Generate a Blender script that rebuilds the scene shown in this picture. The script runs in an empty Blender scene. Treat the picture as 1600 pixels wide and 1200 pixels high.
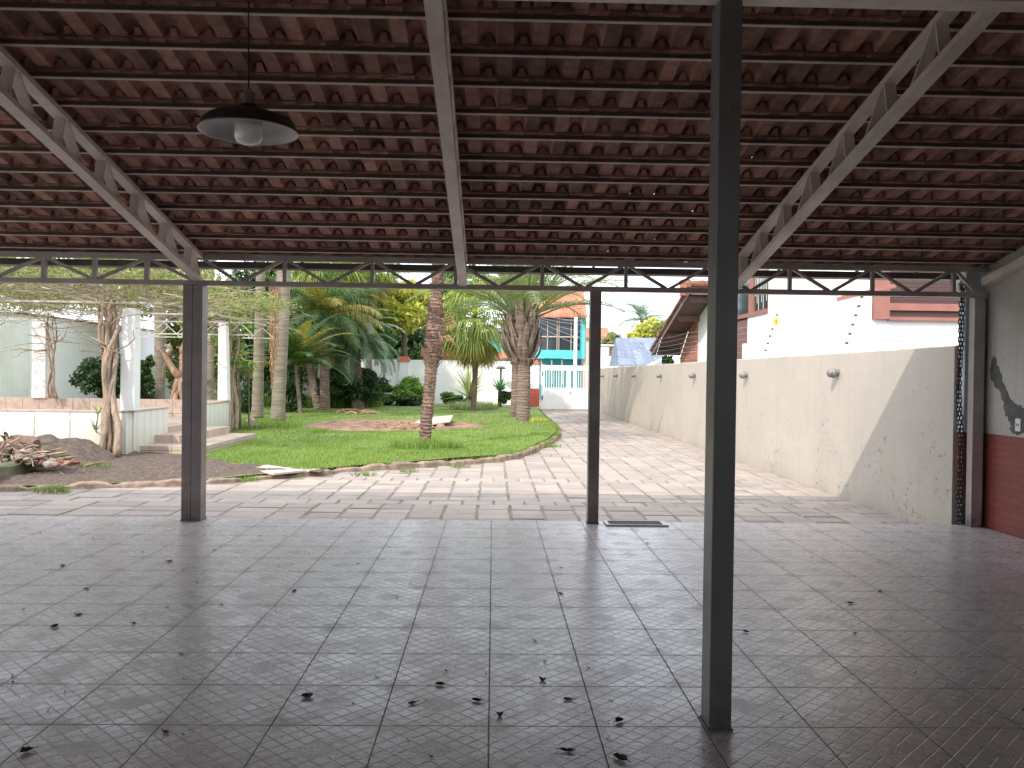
import bpy, bmesh, math, random
import numpy as np
from mathutils import Vector, Matrix, noise
from mathutils.geometry import delaunay_2d_cdt
random.seed(7)
SC = bpy.context.scene
COL = SC.collection
R = math.radians

# ------------------------------------------------------------------ camera
F_PX = 1313.0
CAM = Vector((0, 0, 1.46))
_a, _p, _r = 0.02223, 0.01036, 0.0132
_F = Vector((math.sin(_a) * math.cos(_p), math.cos(_a) * math.cos(_p), -math.sin(_p)))
_R = Vector((math.cos(_a), -math.sin(_a), 0))
_U = _R.cross(_F)
_R2 = _R * math.cos(_r) + _U * math.sin(_r)
_U2 = _U * math.cos(_r) - _R * math.sin(_r)
cd = bpy.data.cameras.new('camera')
cam = bpy.data.objects.new('camera', cd)
COL.objects.link(cam)
cam.matrix_world = Matrix(((_R2.x, _U2.x, -_F.x, 0), (_R2.y, _U2.y, -_F.y, 0), (_R2.z, _U2.z, -_F.z, CAM.z), (0, 0, 0, 1)))
cd.sensor_width = 36
cd.lens = F_PX / 1600 * 36
cd.clip_end = 2000
cd.clip_start = 0.05
SC.camera = cam

# ------------------------------------------------------------------ world, sun, exposure
SUN_DIR = Vector((0.68, 1.02, -1.0)).normalized()      # the way the light travels
w = bpy.data.worlds.new('World')
SC.world = w
w.use_nodes = True
nt = w.node_tree
nt.nodes.clear()
sky = nt.nodes.new('ShaderNodeTexSky')
sky.sky_type = 'NISHITA'
sky.sun_disc = False
to_sun = -SUN_DIR
sky.sun_elevation = math.asin(to_sun.z)
sky.sun_rotation = math.atan2(to_sun.x, to_sun.y)
sky.air_density = 1.0
sky.dust_density = 4.0
sky.ozone_density = 1.0
mixw = nt.nodes.new('ShaderNodeMixRGB')                # thin white cloud veil over the blue
mixw.inputs[2].default_value = (8.7, 9.4, 10.4, 1)
tcw = nt.nodes.new('ShaderNodeTexCoord')
nzw = nt.nodes.new('ShaderNodeTexNoise')
nzw.inputs['Scale'].default_value = 2.2
nzw.inputs['Detail'].default_value = 6
mpw = nt.nodes.new('ShaderNodeMapping')
mpw.inputs['Scale'].default_value = (1, 1, 2.6)
rpw = nt.nodes.new('ShaderNodeMapRange')
rpw.inputs[1].default_value = 0.3; rpw.inputs[2].default_value = 0.65
rpw.inputs[3].default_value = 0.8; rpw.inputs[4].default_value = 0.95
nt.links.new(tcw.outputs['Generated'], mpw.inputs[0]); nt.links.new(mpw.outputs[0], nzw.inputs['Vector'])
nt.links.new(nzw.outputs[0], rpw.inputs[0]); nt.links.new(rpw.outputs[0], mixw.inputs[0])
nt.links.new(sky.outputs[0], mixw.inputs[1])
bgn = nt.nodes.new('ShaderNodeBackground')
bgn.inputs[1].default_value = 0.15
out = nt.nodes.new('ShaderNodeOutputWorld')
nt.links.new(mixw.outputs[0], bgn.inputs[0])
nt.links.new(bgn.outputs[0], out.inputs[0])

sd = bpy.data.lights.new('sun', 'SUN')
sd.energy = 2.2
sd.angle = R(0.8)
sd.color = (1.0, 0.94, 0.86)
sun = bpy.data.objects.new('sun', sd)
COL.objects.link(sun)
sun.rotation_euler = SUN_DIR.to_track_quat('-Z', 'Y').to_euler()

SC.view_settings.view_transform = 'Standard'
SC.view_settings.look = 'None'
SC.view_settings.gamma = 1
SC.view_settings.exposure = 0.86
SC.cycles.max_bounces = 10
SC.cycles.diffuse_bounces = 6
SC.cycles.transparent_max_bounces = 12


# ------------------------------------------------------------------ pixel of the photo -> point of the world
def ray(px, py):
    return (_R2 * ((px - 800) / F_PX) + _U2 * ((600 - py) / F_PX) + _F)


def P(px, py, Y):
    d = ray(px, py)
    return CAM + d * (Y / d.y)


def G(px, py, z=0.0):
    d = ray(px, py)
    return CAM + d * ((z - CAM.z) / d.z)


def PXW(px, py, X):
    d = ray(px, py)
    return CAM + d * (X / d.x)


# ------------------------------------------------------------------ materials
def newmat(name):
    m = bpy.data.materials.new(name)
    m.use_nodes = True
    return m, m.node_tree, m.node_tree.nodes['Principled BSDF']


def coords(nt, kind='Object', scale=(1, 1, 1), rot=(0, 0, 0)):
    t = nt.nodes.new('ShaderNodeTexCoord')
    g = nt.nodes.new('ShaderNodeNewGeometry')
    mp = nt.nodes.new('ShaderNodeMapping')
    mp.inputs['Scale'].default_value = scale
    mp.inputs['Rotation'].default_value = rot
    nt.links.new(g.outputs['Position'] if kind == 'World' else t.outputs['Object'], mp.inputs[0])
    return mp.outputs[0]


def noise_n(nt, vec, scale, detail=4, rough=0.6, dist=0.0):
    n = nt.nodes.new('ShaderNodeTexNoise')
    n.inputs['Scale'].default_value = scale
    n.inputs['Detail'].default_value = detail
    n.inputs['Roughness'].default_value = rough
    n.inputs['Distortion'].default_value = dist
    nt.links.new(vec, n.inputs['Vector'])
    return n.outputs[0]


def maprange(nt, v, a, b, c, d):
    m = nt.nodes.new('ShaderNodeMapRange')
    for i, x in zip((1, 2, 3, 4), (a, b, c, d)):
        m.inputs[i].default_value = x
    nt.links.new(v, m.inputs[0])
    return m.outputs[0]


def mixc(nt, fac, a, b, mode='MIX'):
    m = nt.nodes.new('ShaderNodeMixRGB')
    m.blend_type = mode
    for i, x in enumerate((fac, a, b)):
        if isinstance(x, (int, float)):
            m.inputs[i].default_value = x
        elif isinstance(x, (tuple, list)):
            m.inputs[i].default_value = tuple(x)[:3] + (1,)
        else:
            nt.links.new(x, m.inputs[i])
    return m.outputs[0]


def mth(nt, op, a, b=0.0, c=None):
    m = nt.nodes.new('ShaderNodeMath')
    m.operation = op
    for i, x in enumerate((a, b) if c is None else (a, b, c)):
        if isinstance(x, (int, float)):
            m.inputs[i].default_value = x
        else:
            nt.links.new(x, m.inputs[i])
    return m.outputs[0]


def bump(nt, h, bs, strength=0.3, dist=0.01):
    b = nt.nodes.new('ShaderNodeBump')
    b.inputs['Strength'].default_value = strength
    b.inputs['Distance'].default_value = dist
    nt.links.new(h, b.inputs['Height'])
    nt.links.new(b.outputs[0], bs.inputs['Normal'])


def island(nt):
    return nt.nodes.new('ShaderNodeNewGeometry').outputs['Random Per Island']


def simple(name, c1, c2=None, rough=0.6, scale=6, bstr=0.15, metal=0.0, detail=5, isl=0.0, bdist=0.005, lo=0.35, hi=0.65, stretch=(1, 1, 1)):
    m, nt, bs = newmat(name)
    v = coords(nt, 'World', stretch)
    n = noise_n(nt, v, scale, detail)
    c2 = c2 or tuple(x * 0.8 for x in c1)
    col = mixc(nt, maprange(nt, n, lo, hi, 0, 1), c1, c2)
    if isl:
        k = maprange(nt, island(nt), 0, 1, 1 - isl, 1 + isl)
        col = mixc(nt, 1.0, col, k, 'MULTIPLY')
    nt.links.new(col, bs.inputs['Base Color'])
    bs.inputs['Roughness'].default_value = rough
    bs.inputs['Metallic'].default_value = metal
    if bstr:
        bump(nt, n, bs, bstr, bdist)
    return m


def leafmat(name, c1, c2, trans=0.35, rough=0.5, scale=0.8, spread=0.35):
    m, nt, bs = newmat(name)
    v = coords(nt, 'World')
    n = noise_n(nt, v, scale, 3)
    f = mth(nt, 'ADD', mth(nt, 'MULTIPLY', island(nt), 0.6), mth(nt, 'MULTIPLY', maprange(nt, n, 0.35, 0.65, 0, 1), 0.4))
    col = mixc(nt, f, c1, c2)
    k = maprange(nt, mth(nt, 'FRACT', mth(nt, 'MULTIPLY', island(nt), 17.3)), 0, 1, 1 - spread, 1 + spread)
    col = mixc(nt, 1.0, col, k, 'MULTIPLY')
    nt.links.new(col, bs.inputs['Base Color'])
    bs.inputs['Roughness'].default_value = rough
    tr = nt.nodes.new('ShaderNodeBsdfTranslucent')
    nt.links.new(mixc(nt, 1.0, col, (1.15, 1.2, 0.6), 'MULTIPLY'), tr.inputs[0])
    mx = nt.nodes.new('ShaderNodeMixShader')
    mx.inputs[0].default_value = trans
    nt.links.new(bs.outputs[0], mx.inputs[1])
    nt.links.new(tr.outputs[0], mx.inputs[2])
    nt.links.new(mx.outputs[0], nt.nodes['Material Output'].inputs[0])
    return m


def wall_plaster(name, base, stain, crackc=(0.12, 0.11, 0.1), lowz=-0.1, rough=0.85, marks=0.6):
    """painted render with faint blotches, vertical drips and small chipped marks, more of them low down"""
    m, nt, bs = newmat(name)
    v = coords(nt, 'World')
    n1 = noise_n(nt, v, 0.9, 5)
    n2 = noise_n(nt, coords(nt, 'World', (9, 9, 0.6)), 1.0, 4)
    col = mixc(nt, maprange(nt, n1, 0.35, 0.7, 0, 0.7), base, stain)
    col = mixc(nt, maprange(nt, n2, 0.5, 0.78, 0, 0.38), col, tuple(x * 0.88 for x in stain))
    n4 = noise_n(nt, coords(nt, 'World', (1, 1, 1.6)), 0.55, 7, 0.7, 0.6)
    col = mixc(nt, maprange(nt, n4, 0.54, 0.6, 0, 0.28), col, tuple(min(1, x * 1.12) for x in base))
    n3 = noise_n(nt, v, 14, 6, 0.7, 1.2)
    z = nt.nodes.new('ShaderNodeSeparateXYZ')
    nt.links.new(v, z.inputs[0])
    thr = maprange(nt, z.outputs[2], lowz, lowz + 1.9, 0.575, 0.66)
    chips = mth(nt, 'GREATER_THAN', n3, thr)
    region = maprange(nt, noise_n(nt, v, 1.3, 2), 0.45, 0.6, 0, marks)
    col = mixc(nt, mth(nt, 'MULTIPLY', chips, region), col, crackc)
    mud = maprange(nt, z.outputs[2], lowz - 0.05, lowz + 0.25, 0.45, 0)
    col = mixc(nt, mth(nt, 'MULTIPLY', mud, maprange(nt, n1, 0.3, 0.6, 0.2, 1)), col, (0.25, 0.23, 0.19))
    nt.links.new(col, bs.inputs['Base Color'])
    bs.inputs['Roughness'].default_value = rough
    bump(nt, mth(nt, 'ADD', noise_n(nt, v, 30, 4), mth(nt, 'MULTIPLY', n1, 2.0)), bs, 0.35, 0.006)
    return m


def brick(name, c1, c2, mortar, sc=1.0, bw=0.24, bh=0.07, ms=0.008, rough=0.7, plane='YZ', offset=0.5, bstr=0.5, dirt=0.4):
    m, nt, bs = newmat(name)
    g = nt.nodes.new('ShaderNodeNewGeometry')
    s = nt.nodes.new('ShaderNodeSeparateXYZ')
    nt.links.new(g.outputs['Position'], s.inputs[0])
    c = nt.nodes.new('ShaderNodeCombineXYZ')
    idx = {'X': 0, 'Y': 1, 'Z': 2}
    if plane == 'SUM':
        nt.links.new(mth(nt, 'ADD', s.outputs[0], s.outputs[1]), c.inputs[0])
        nt.links.new(s.outputs[2], c.inputs[1])
    else:
        nt.links.new(s.outputs[idx[plane[0]]], c.inputs[0])
        nt.links.new(s.outputs[idx[plane[1]]], c.inputs[1])
    b = nt.nodes.new('ShaderNodeTexBrick')
    nt.links.new(c.outputs[0], b.inputs['Vector'])
    b.inputs['Scale'].default_value = sc
    b.inputs['Brick Width'].default_value = bw
    b.inputs['Row Height'].default_value = bh
    b.inputs['Mortar Size'].default_value = ms
    b.inputs['Mortar Smooth'].default_value = 0.2
    b.offset = offset
    b.inputs['Color1'].default_value = c1 + (1,)
    b.inputs['Color2'].default_value = c2 + (1,)
    b.inputs['Mortar'].default_value = mortar + (1,)
    n = noise_n(nt, g.outputs['Position'], 2.5, 5)
    col = mixc(nt, maprange(nt, n, 0.4, 0.75, 0, dirt), b.outputs[0], tuple(x * 0.45 for x in c1))
    nt.links.new(col, bs.inputs['Base Color'])
    bs.inputs['Roughness'].default_value = rough
    bump(nt, mth(nt, 'SUBTRACT', mth(nt, 'MULTIPLY', noise_n(nt, g.outputs['Position'], 40, 3), 0.25), b.outputs['Fac']), bs, bstr, 0.006)
    return m


def rooftile(name, c1, c2, pitch=0.2, axis=0, course=0.35, rough=0.8):
    """distant clay roofs: rounded rows down the slope with colour change from tile to tile"""
    m, nt, bs = newmat(name)
    g = nt.nodes.new('ShaderNodeNewGeometry')
    s = nt.nodes.new('ShaderNodeSeparateXYZ')
    nt.links.new(g.outputs['Position'], s.inputs[0])
    u = mth(nt, 'DIVIDE', s.outputs[axis], pitch)
    vv = mth(nt, 'DIVIDE', s.outputs[2], course)
    cell = nt.nodes.new('ShaderNodeCombineXYZ')
    nt.links.new(mth(nt, 'FLOOR', u), cell.inputs[0])
    nt.links.new(mth(nt, 'FLOOR', vv), cell.inputs[1])
    wn = nt.nodes.new('ShaderNodeTexWhiteNoise')
    nt.links.new(cell.outputs[0], wn.inputs['Vector'])
    ridge = mth(nt, 'ABSOLUTE', mth(nt, 'SUBTRACT', mth(nt, 'FRACT', u), 0.5))
    col = mixc(nt, wn.outputs['Value'], c1, c2)
    col = mixc(nt, maprange(nt, noise_n(nt, g.outputs['Position'], 1.2, 4), 0.45, 0.7, 0, 0.5), col, tuple(x * 0.5 for x in c1))
    nt.links.new(col, bs.inputs['Base Color'])
    bs.inputs['Roughness'].default_value = rough
    h = mth(nt, 'ADD', mth(nt, 'MULTIPLY', ridge, -2.0), mth(nt, 'MULTIPLY', mth(nt, 'FRACT', vv), -0.6))
    bump(nt, h, bs, 1.0, 0.06)
    return m


def floor_mat():
    m, nt, bs = newmat('patterned_floor_tile')
    g = nt.nodes.new('ShaderNodeNewGeometry')
    s = nt.nodes.new('ShaderNodeSeparateXYZ')
    nt.links.new(g.outputs['Position'], s.inputs[0])
    T = 0.45
    un = mth(nt, 'DIVIDE', s.outputs[0], T)
    vn = mth(nt, 'DIVIDE', mth(nt, 'SUBTRACT', s.outputs[1], 8.43), T)
    u = mth(nt, 'FRACT', mth(nt, 'ADD', un, 100.0))
    v = mth(nt, 'FRACT', mth(nt, 'ADD', vn, 100.0))
    du = mth(nt, 'ABSOLUTE', mth(nt, 'SUBTRACT', u, 0.5))
    dv = mth(nt, 'ABSOLUTE', mth(nt, 'SUBTRACT', v, 0.5))
    edge = mth(nt, 'SUBTRACT', 0.5, mth(nt, 'MAXIMUM', du, dv))           # distance to tile edge, in tiles
    grout = maprange(nt, edge, 0.0045, 0.0085, 1, 0)
    a = mth(nt, 'FRACT', mth(nt, 'ADD', mth(nt, 'MULTIPLY', mth(nt, 'ADD', u, v), 5.0), 50.5))
    b = mth(nt, 'FRACT', mth(nt, 'ADD', mth(nt, 'MULTIPLY', mth(nt, 'SUBTRACT', u, v), 5.0), 50.5))
    la = mth(nt, 'ABSOLUTE', mth(nt, 'SUBTRACT', a, 0.5))
    lb = mth(nt, 'ABSOLUTE', mth(nt, 'SUBTRACT', b, 0.5))
    line = maprange(nt, mth(nt, 'MINIMUM', la, lb), 0.02, 0.062, 1, 0)
    cen = mth(nt, 'ADD', du, dv)
    cor = mth(nt, 'SUBTRACT', 1.0, cen)
    ros_c = mth(nt, 'LESS_THAN', cen, 0.2)
    ros_k = mth(nt, 'LESS_THAN', cor, 0.2)
    ros = mth(nt, 'MAXIMUM', ros_c, ros_k)
    line2 = mth(nt, 'MULTIPLY', line, mth(nt, 'SUBTRACT', 1.0, ros))
    # scrollwork inside the rosettes: rings broken up by a fine noise
    rr = mth(nt, 'MINIMUM', cen, cor)
    fine = noise_n(nt, g.outputs['Position'], 95, 2, 0.5, 0.6)
    rings = mth(nt, 'SINE', mth(nt, 'ADD', mth(nt, 'MULTIPLY', rr, 150.0), mth(nt, 'MULTIPLY', fine, 14.0)))
    scroll = mth(nt, 'MULTIPLY', maprange(nt, rings, 0.0, 0.6, 0, 1), ros)
    carve = mth(nt, 'MAXIMUM', line2, mth(nt, 'MULTIPLY', scroll, 0.8))
    cell = nt.nodes.new('ShaderNodeCombineXYZ')
    nt.links.new(mth(nt, 'FLOOR', un), cell.inputs[0]); nt.links.new(mth(nt, 'FLOOR', vn), cell.inputs[1])
    wn = nt.nodes.new('ShaderNodeTexWhiteNoise'); nt.links.new(cell.outputs[0], wn.inputs['Vector'])
    n1 = noise_n(nt, g.outputs['Position'], 0.8, 6, 0.65)
    n2 = noise_n(nt, g.outputs['Position'], 5, 6, 0.7)
    spk = noise_n(nt, g.outputs['Position'], 160, 2, 0.8)
    col = mixc(nt, wn.outputs['Value'], (0.51, 0.45, 0.445), (0.56, 0.50, 0.495))
    col = mixc(nt, maprange(nt, n1, 0.4, 0.7, 0, 0.55), col, (0.38, 0.30, 0.29))
    col = mixc(nt, maprange(nt, n2, 0.5, 0.8, 0, 0.6), col, (0.2, 0.165, 0.155))
    col = mixc(nt, maprange(nt, spk, 0.56, 0.68, 0, 0.45), col, (0.13, 0.11, 0.105))
    col = mixc(nt, mth(nt, 'MULTIPLY', carve, 0.5), col, (0.11, 0.09, 0.085))
    col = mixc(nt, mth(nt, 'MULTIPLY', grout, 0.9), col, (0.05, 0.045, 0.045))
    nt.links.new(col, bs.inputs['Base Color'])
    r = maprange(nt, n2, 0.35, 0.7, 0.19, 0.38)
    r = mth(nt, 'ADD', r, mth(nt, 'MULTIPLY', grout, 0.4))
    nt.links.new(r, bs.inputs['Roughness'])
    h = mth(nt, 'ADD', mth(nt, 'MULTIPLY', carve, -0.6), mth(nt, 'MULTIPLY', grout, -1.6))
    h = mth(nt, 'ADD', h, mth(nt, 'ADD', mth(nt, 'MULTIPLY', noise_n(nt, g.outputs['Position'], 45, 3), 0.55), mth(nt, 'MULTIPLY', noise_n(nt, g.outputs['Position'], 3, 2), 1.0)))
    h = mth(nt, 'ADD', h, mth(nt, 'MULTIPLY', mth(nt, 'SUBTRACT', wn.outputs['Value'], 0.5), mth(nt, 'MULTIPLY', u, 0.0)))
    bump(nt, h, bs, 0.75, 0.0028)
    return m


def steel(name, c1, c2, rough):
    """brushed-on steel paint with mottling, rust chips, runs and dirt at the foot"""
    m, nt, bs = newmat(name)
    v = coords(nt, 'World')
    n = noise_n(nt, v, 2.2, 8)
    col = mixc(nt, maprange(nt, n, 0.35, 0.65, 0, 1), c1, c2)
    runs = noise_n(nt, coords(nt, 'World', (30, 30, 1.2)), 1.0, 5)
    col = mixc(nt, maprange(nt, runs, 0.5, 0.75, 0, 0.45), col, tuple(x * 0.6 for x in c1))
    chip = mth(nt, 'GREATER_THAN', noise_n(nt, v, 22, 7, 0.75, 0.8), 0.685)
    col = mixc(nt, mth(nt, 'MULTIPLY', chip, 0.85), col, (0.09, 0.04, 0.025))
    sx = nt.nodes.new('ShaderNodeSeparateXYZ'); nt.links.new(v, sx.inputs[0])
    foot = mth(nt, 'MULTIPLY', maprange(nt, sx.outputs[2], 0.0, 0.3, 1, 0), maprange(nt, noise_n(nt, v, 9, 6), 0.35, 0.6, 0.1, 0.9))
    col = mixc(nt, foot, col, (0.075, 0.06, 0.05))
    nt.links.new(col, bs.inputs['Base Color'])
    nt.links.new(maprange(nt, n, 0.3, 0.7, rough, rough + 0.22), bs.inputs['Roughness'])
    bump(nt, mth(nt, 'ADD', noise_n(nt, v, 45, 4), mth(nt, 'MULTIPLY', chip, -0.6)), bs, 0.25, 0.002)
    return m


M = {}
M['floor'] = floor_mat()
M['slab_side'] = simple('concrete_edge', (0.3, 0.29, 0.27))
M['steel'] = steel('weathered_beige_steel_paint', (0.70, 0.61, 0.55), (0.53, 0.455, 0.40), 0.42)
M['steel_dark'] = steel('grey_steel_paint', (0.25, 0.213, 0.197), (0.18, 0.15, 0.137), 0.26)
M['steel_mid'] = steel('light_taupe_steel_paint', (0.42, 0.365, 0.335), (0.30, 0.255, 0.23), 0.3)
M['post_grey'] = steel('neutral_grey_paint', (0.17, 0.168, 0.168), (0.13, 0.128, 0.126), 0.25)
M['batten'] = simple('shaded_brown_batten', (0.13, 0.085, 0.07), (0.085, 0.055, 0.045), 0.8, 5, 0.1)  # brown darkened to put the shade on the batten faces into the colour
M['lit_face'] = simple('floor_lit_underside', (0.60, 0.51, 0.45), (0.42, 0.35, 0.30), 0.5, 5, 0.1)  # paler tone paints in the floor light on the batten undersides
M['gutter'] = simple('dark_gutter', (0.10, 0.09, 0.085), (0.07, 0.06, 0.055), 0.5, 3)
M['terracotta'] = simple('clay_tile_underside', (0.34, 0.178, 0.137), (0.19, 0.092, 0.07), 0.85, 9, 0.3, isl=0.42, detail=6, bdist=0.004)
M['cream'] = wall_plaster('cream_render', (0.475, 0.41, 0.345), (0.40, 0.355, 0.31), marks=0.75, lowz=-0.15)
M['white_wall'] = wall_plaster('white_render', (0.80, 0.79, 0.76), (0.70, 0.69, 0.66), marks=0.15)
M['white_clean'] = simple('clean_white_render', (0.83, 0.82, 0.80), (0.78, 0.77, 0.75), 0.8, 1.5, 0.1)
M['blue_wall'] = wall_plaster('pale_blue_grey_render', (0.92, 0.88, 0.90), (0.86, 0.83, 0.84), marks=0.1)
M['pier'] = wall_plaster('pale_grey_blue_plaster', (0.52, 0.55, 0.57), (0.42, 0.44, 0.45), marks=0.3)
M['grey_wall'] = wall_plaster('mildewed_grey_render', (0.80, 0.78, 0.72), (0.55, 0.53, 0.46), marks=0.2)
M['plaster_in'] = wall_plaster('old_grey_plaster', (0.46, 0.43, 0.39), (0.32, 0.295, 0.26), (0.1, 0.095, 0.09), lowz=0.9, marks=0.6)
M['cement'] = simple('bare_cement', (0.13, 0.125, 0.115), (0.08, 0.075, 0.07), 0.9, 12, 0.5)
M['dado'] = brick('red_painted_brick', (0.25, 0.062, 0.045), (0.21, 0.05, 0.038), (0.17, 0.042, 0.032), bw=0.25, bh=0.072, ms=0.006, plane='SUM', rough=0.5)
M['brick_orange'] = brick('orange_brick', (0.52, 0.16, 0.07), (0.32, 0.085, 0.05), (0.40, 0.33, 0.28), bw=0.36, bh=0.12, ms=0.014, plane='SUM', dirt=0.35)
M['white_tile'] = None
M['white_metal'] = simple('white_gate_paint', (0.82, 0.81, 0.79), (0.76, 0.75, 0.73), 0.45, 2, 0.05)
M['red_paint'] = simple('red_paint', (0.50, 0.10, 0.06), (0.42, 0.08, 0.05), 0.6, 4)
M['orange_tile'] = rooftile('orange_roof_tile', (0.60, 0.22, 0.12), (0.42, 0.14, 0.08))
M['orange_tile_y'] = rooftile('orange_roof_tile_b', (0.58, 0.19, 0.10), (0.42, 0.13, 0.07), axis=1)
M['blue_tile'] = rooftile('grey_blue_roof_tile', (0.22, 0.26, 0.33), (0.15, 0.18, 0.24), 0.45, 0, 0.55)
M['turq'] = simple('turquoise_paint', (0.10, 0.55, 0.56), (0.08, 0.48, 0.50), 0.6, 2)
M['teal_dark'] = simple('teal_paint', (0.05, 0.28, 0.30), (0.04, 0.22, 0.24), 0.6, 2)
M['brown_wood'] = simple('dark_brown_wood', (0.13, 0.07, 0.055), (0.085, 0.045, 0.035), 0.6, 5, 0.2, stretch=(1, 1, 6))
M['soffit'] = simple('brown_soffit_boards', (0.17, 0.10, 0.085), (0.12, 0.07, 0.06), 0.65, 4, 0.2)
M['siding'] = brick('brown_wood_siding', (0.22, 0.11, 0.09), (0.18, 0.09, 0.075), (0.08, 0.04, 0.035), bw=0.11, bh=6, ms=0.008, plane='YZ', dirt=0.3)
M['redbrown'] = simple('red_brown_frame_paint', (0.30, 0.125, 0.095), (0.25, 0.10, 0.075), 0.6, 3)
M['louver'] = brick('brown_louvre', (0.085, 0.04, 0.035), (0.075, 0.035, 0.03), (0.05, 0.025, 0.022), bw=9, bh=0.07, ms=0.012, plane='XZ', dirt=0.2)
M['beige'] = simple('beige_render', (0.50, 0.43, 0.34), (0.45, 0.39, 0.31), 0.85, 2)
mg, ntg, bsg = newmat('dark_window_glass')
bsg.inputs['Base Color'].default_value = (0.03, 0.038, 0.045, 1); bsg.inputs['Roughness'].default_value = 0.06
M['glass'] = mg
M['black'] = simple('black_enamel', (0.014, 0.014, 0.015), (0.02, 0.019, 0.018), 0.35, 4, 0)
M['enamel'] = simple('white_enamel', (0.62, 0.61, 0.58), (0.54, 0.53, 0.5), 0.3, 3, 0)
mb, ntb, bsb = newmat('frosted_glass')
bsb.inputs['Base Color'].default_value = (0.88, 0.87, 0.83, 1); bsb.inputs['Roughness'].default_value = 0.25
bsb.inputs['Subsurface Weight'].default_value = 0.3; bsb.inputs['Subsurface Radius'].default_value = (0.05, 0.05, 0.05)
M['frost'] = mb
M['chain'] = simple('rusty_dark_chain', (0.035, 0.022, 0.022), (0.018, 0.012, 0.012), 0.75, 30, 0.2, metal=0.0)
M['alu'] = simple('brushed_grey_metal', (0.38, 0.37, 0.37), (0.28, 0.27, 0.28), 0.4, 8, 0.1, metal=0.5)
M['lamp_grey'] = simple('grey_wall_lamp', (0.26, 0.235, 0.24), (0.17, 0.15, 0.155), 0.45, 14, 0.1, metal=0.2)
M['plastic'] = simple('white_plastic', (0.75, 0.74, 0.72), None, 0.35, 3, 0)
M['soil'] = simple('dark_garden_soil', (0.085, 0.058, 0.045), (0.18, 0.125, 0.095), 0.95, 18, 1.0, detail=8, bdist=0.03, lo=0.42, hi=0.7)
M['mound'] = simple('brown_loose_soil', (0.085, 0.06, 0.048), (0.15, 0.11, 0.085), 0.95, 14, 1.0, detail=8, bdist=0.04)
M['dirt'] = simple('orange_bare_dirt', (0.37, 0.21, 0.125), (0.12, 0.078, 0.052), 0.95, 2.3, 0.8, detail=9, bdist=0.03)
M['turf'] = simple('green_turf', (0.11, 0.17, 0.035), (0.19, 0.24, 0.065), 0.9, 1.2, 0.8, detail=9, bdist=0.03)
M['ground'] = simple('street_ground', (0.22, 0.21, 0.19), (0.16, 0.16, 0.13), 0.9, 0.4, 0.3, detail=8)
M['joint'] = simple('mossy_joint_sand', (0.27, 0.21, 0.155), (0.15, 0.135, 0.08), 0.95, 1.8, 0.8, detail=9, bdist=0.015)
M['kerb'] = simple('rough_pink_stone', (0.37, 0.265, 0.20), (0.15, 0.105, 0.075), 0.9, 7, 1.0, isl=0.12, detail=9, bdist=0.02)
M['mosskerb'] = simple('mossy_concrete', (0.20, 0.185, 0.14), (0.08, 0.11, 0.03), 0.95, 5, 1.0, detail=9, bdist=0.02)
M['paver'] = simple('sandstone_slab', (0.365, 0.295, 0.25), (0.285, 0.24, 0.212), 0.85, 3.2, 0.5, isl=0.13, detail=9, bdist=0.006)
M['slabwhite'] = simple('pale_cement_board', (0.50, 0.44, 0.37), (0.48, 0.42, 0.34), 0.85, 4, 0.3)
M['trunk_royal'] = simple('pale_ringed_trunk', (0.27, 0.225, 0.165), (0.14, 0.125, 0.09), 0.9, 3.0, 0.6, detail=8, bdist=0.01, stretch=(0.5, 0.5, 5))
M['trunk_fibre'] = simple('fibrous_brown_trunk', (0.25, 0.16, 0.12), (0.12, 0.075, 0.055), 0.95, 9, 1.0, isl=0.35, detail=9, bdist=0.02, stretch=(1, 1, 2.5))
M['trunk_grey'] = simple('grey_ringed_trunk', (0.25, 0.18, 0.14), (0.11, 0.082, 0.068), 0.95, 4, 1.0, isl=0.2, detail=9, bdist=0.02, stretch=(0.6, 0.6, 6))
M['bark'] = simple('brown_bark', (0.15, 0.11, 0.08), (0.08, 0.06, 0.045), 0.95, 8, 0.8, detail=8, stretch=(3, 3, 0.8))
M['vine'] = simple('pale_vine_bark', (0.40, 0.30, 0.215), (0.22, 0.16, 0.11), 0.9, 14, 0.8, detail=8, isl=0.2, stretch=(2, 2, 0.4))
M['twig'] = simple('sun_bleached_twig', (0.36, 0.29, 0.20), (0.20, 0.165, 0.11), 0.9, 6, 0, isl=0.35)
M['driftwood'] = simple('carved_pink_wood', (0.45, 0.29, 0.20), (0.28, 0.17, 0.115), 0.85, 7, 0.8, detail=8, stretch=(3, 3, 0.5))
M['deadleaf'] = simple('dark_dead_leaf', (0.022, 0.016, 0.016), (0.04, 0.028, 0.024), 0.8, 60, 0.3)
M['deadleaf_b'] = simple('brown_dead_leaf', (0.16, 0.09, 0.06), (0.07, 0.04, 0.03), 0.8, 60, 0.3)
M['debris'] = simple('bleached_wood_debris', (0.36, 0.26, 0.19), (0.16, 0.105, 0.075), 0.9, 8, 0.6, isl=0.35, detail=8)
M['rubble'] = simple('grey_rubble', (0.32, 0.27, 0.23), (0.17, 0.13, 0.105), 0.9, 10, 0.8, isl=0.3, detail=8)
M['redwood'] = simple('reddish_log', (0.20, 0.115, 0.085), (0.11, 0.065, 0.05), 0.9, 9, 0.8, detail=8)
M['bloom'] = simple('yellow_sign_paint', (0.80, 0.50, 0.04), None, 0.5, 3, 0)
M['orange_sign'] = simple('orange_mark', (0.75, 0.16, 0.03), None, 0.5, 3, 0)
M['cable'] = simple('grey_cable', (0.22, 0.22, 0.23), None, 0.6, 3, 0)
M['leaf_grass'] = leafmat('grass_blades', (0.115, 0.22, 0.032), (0.31, 0.385, 0.095), 0.35, 0.6, 0.35)
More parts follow.
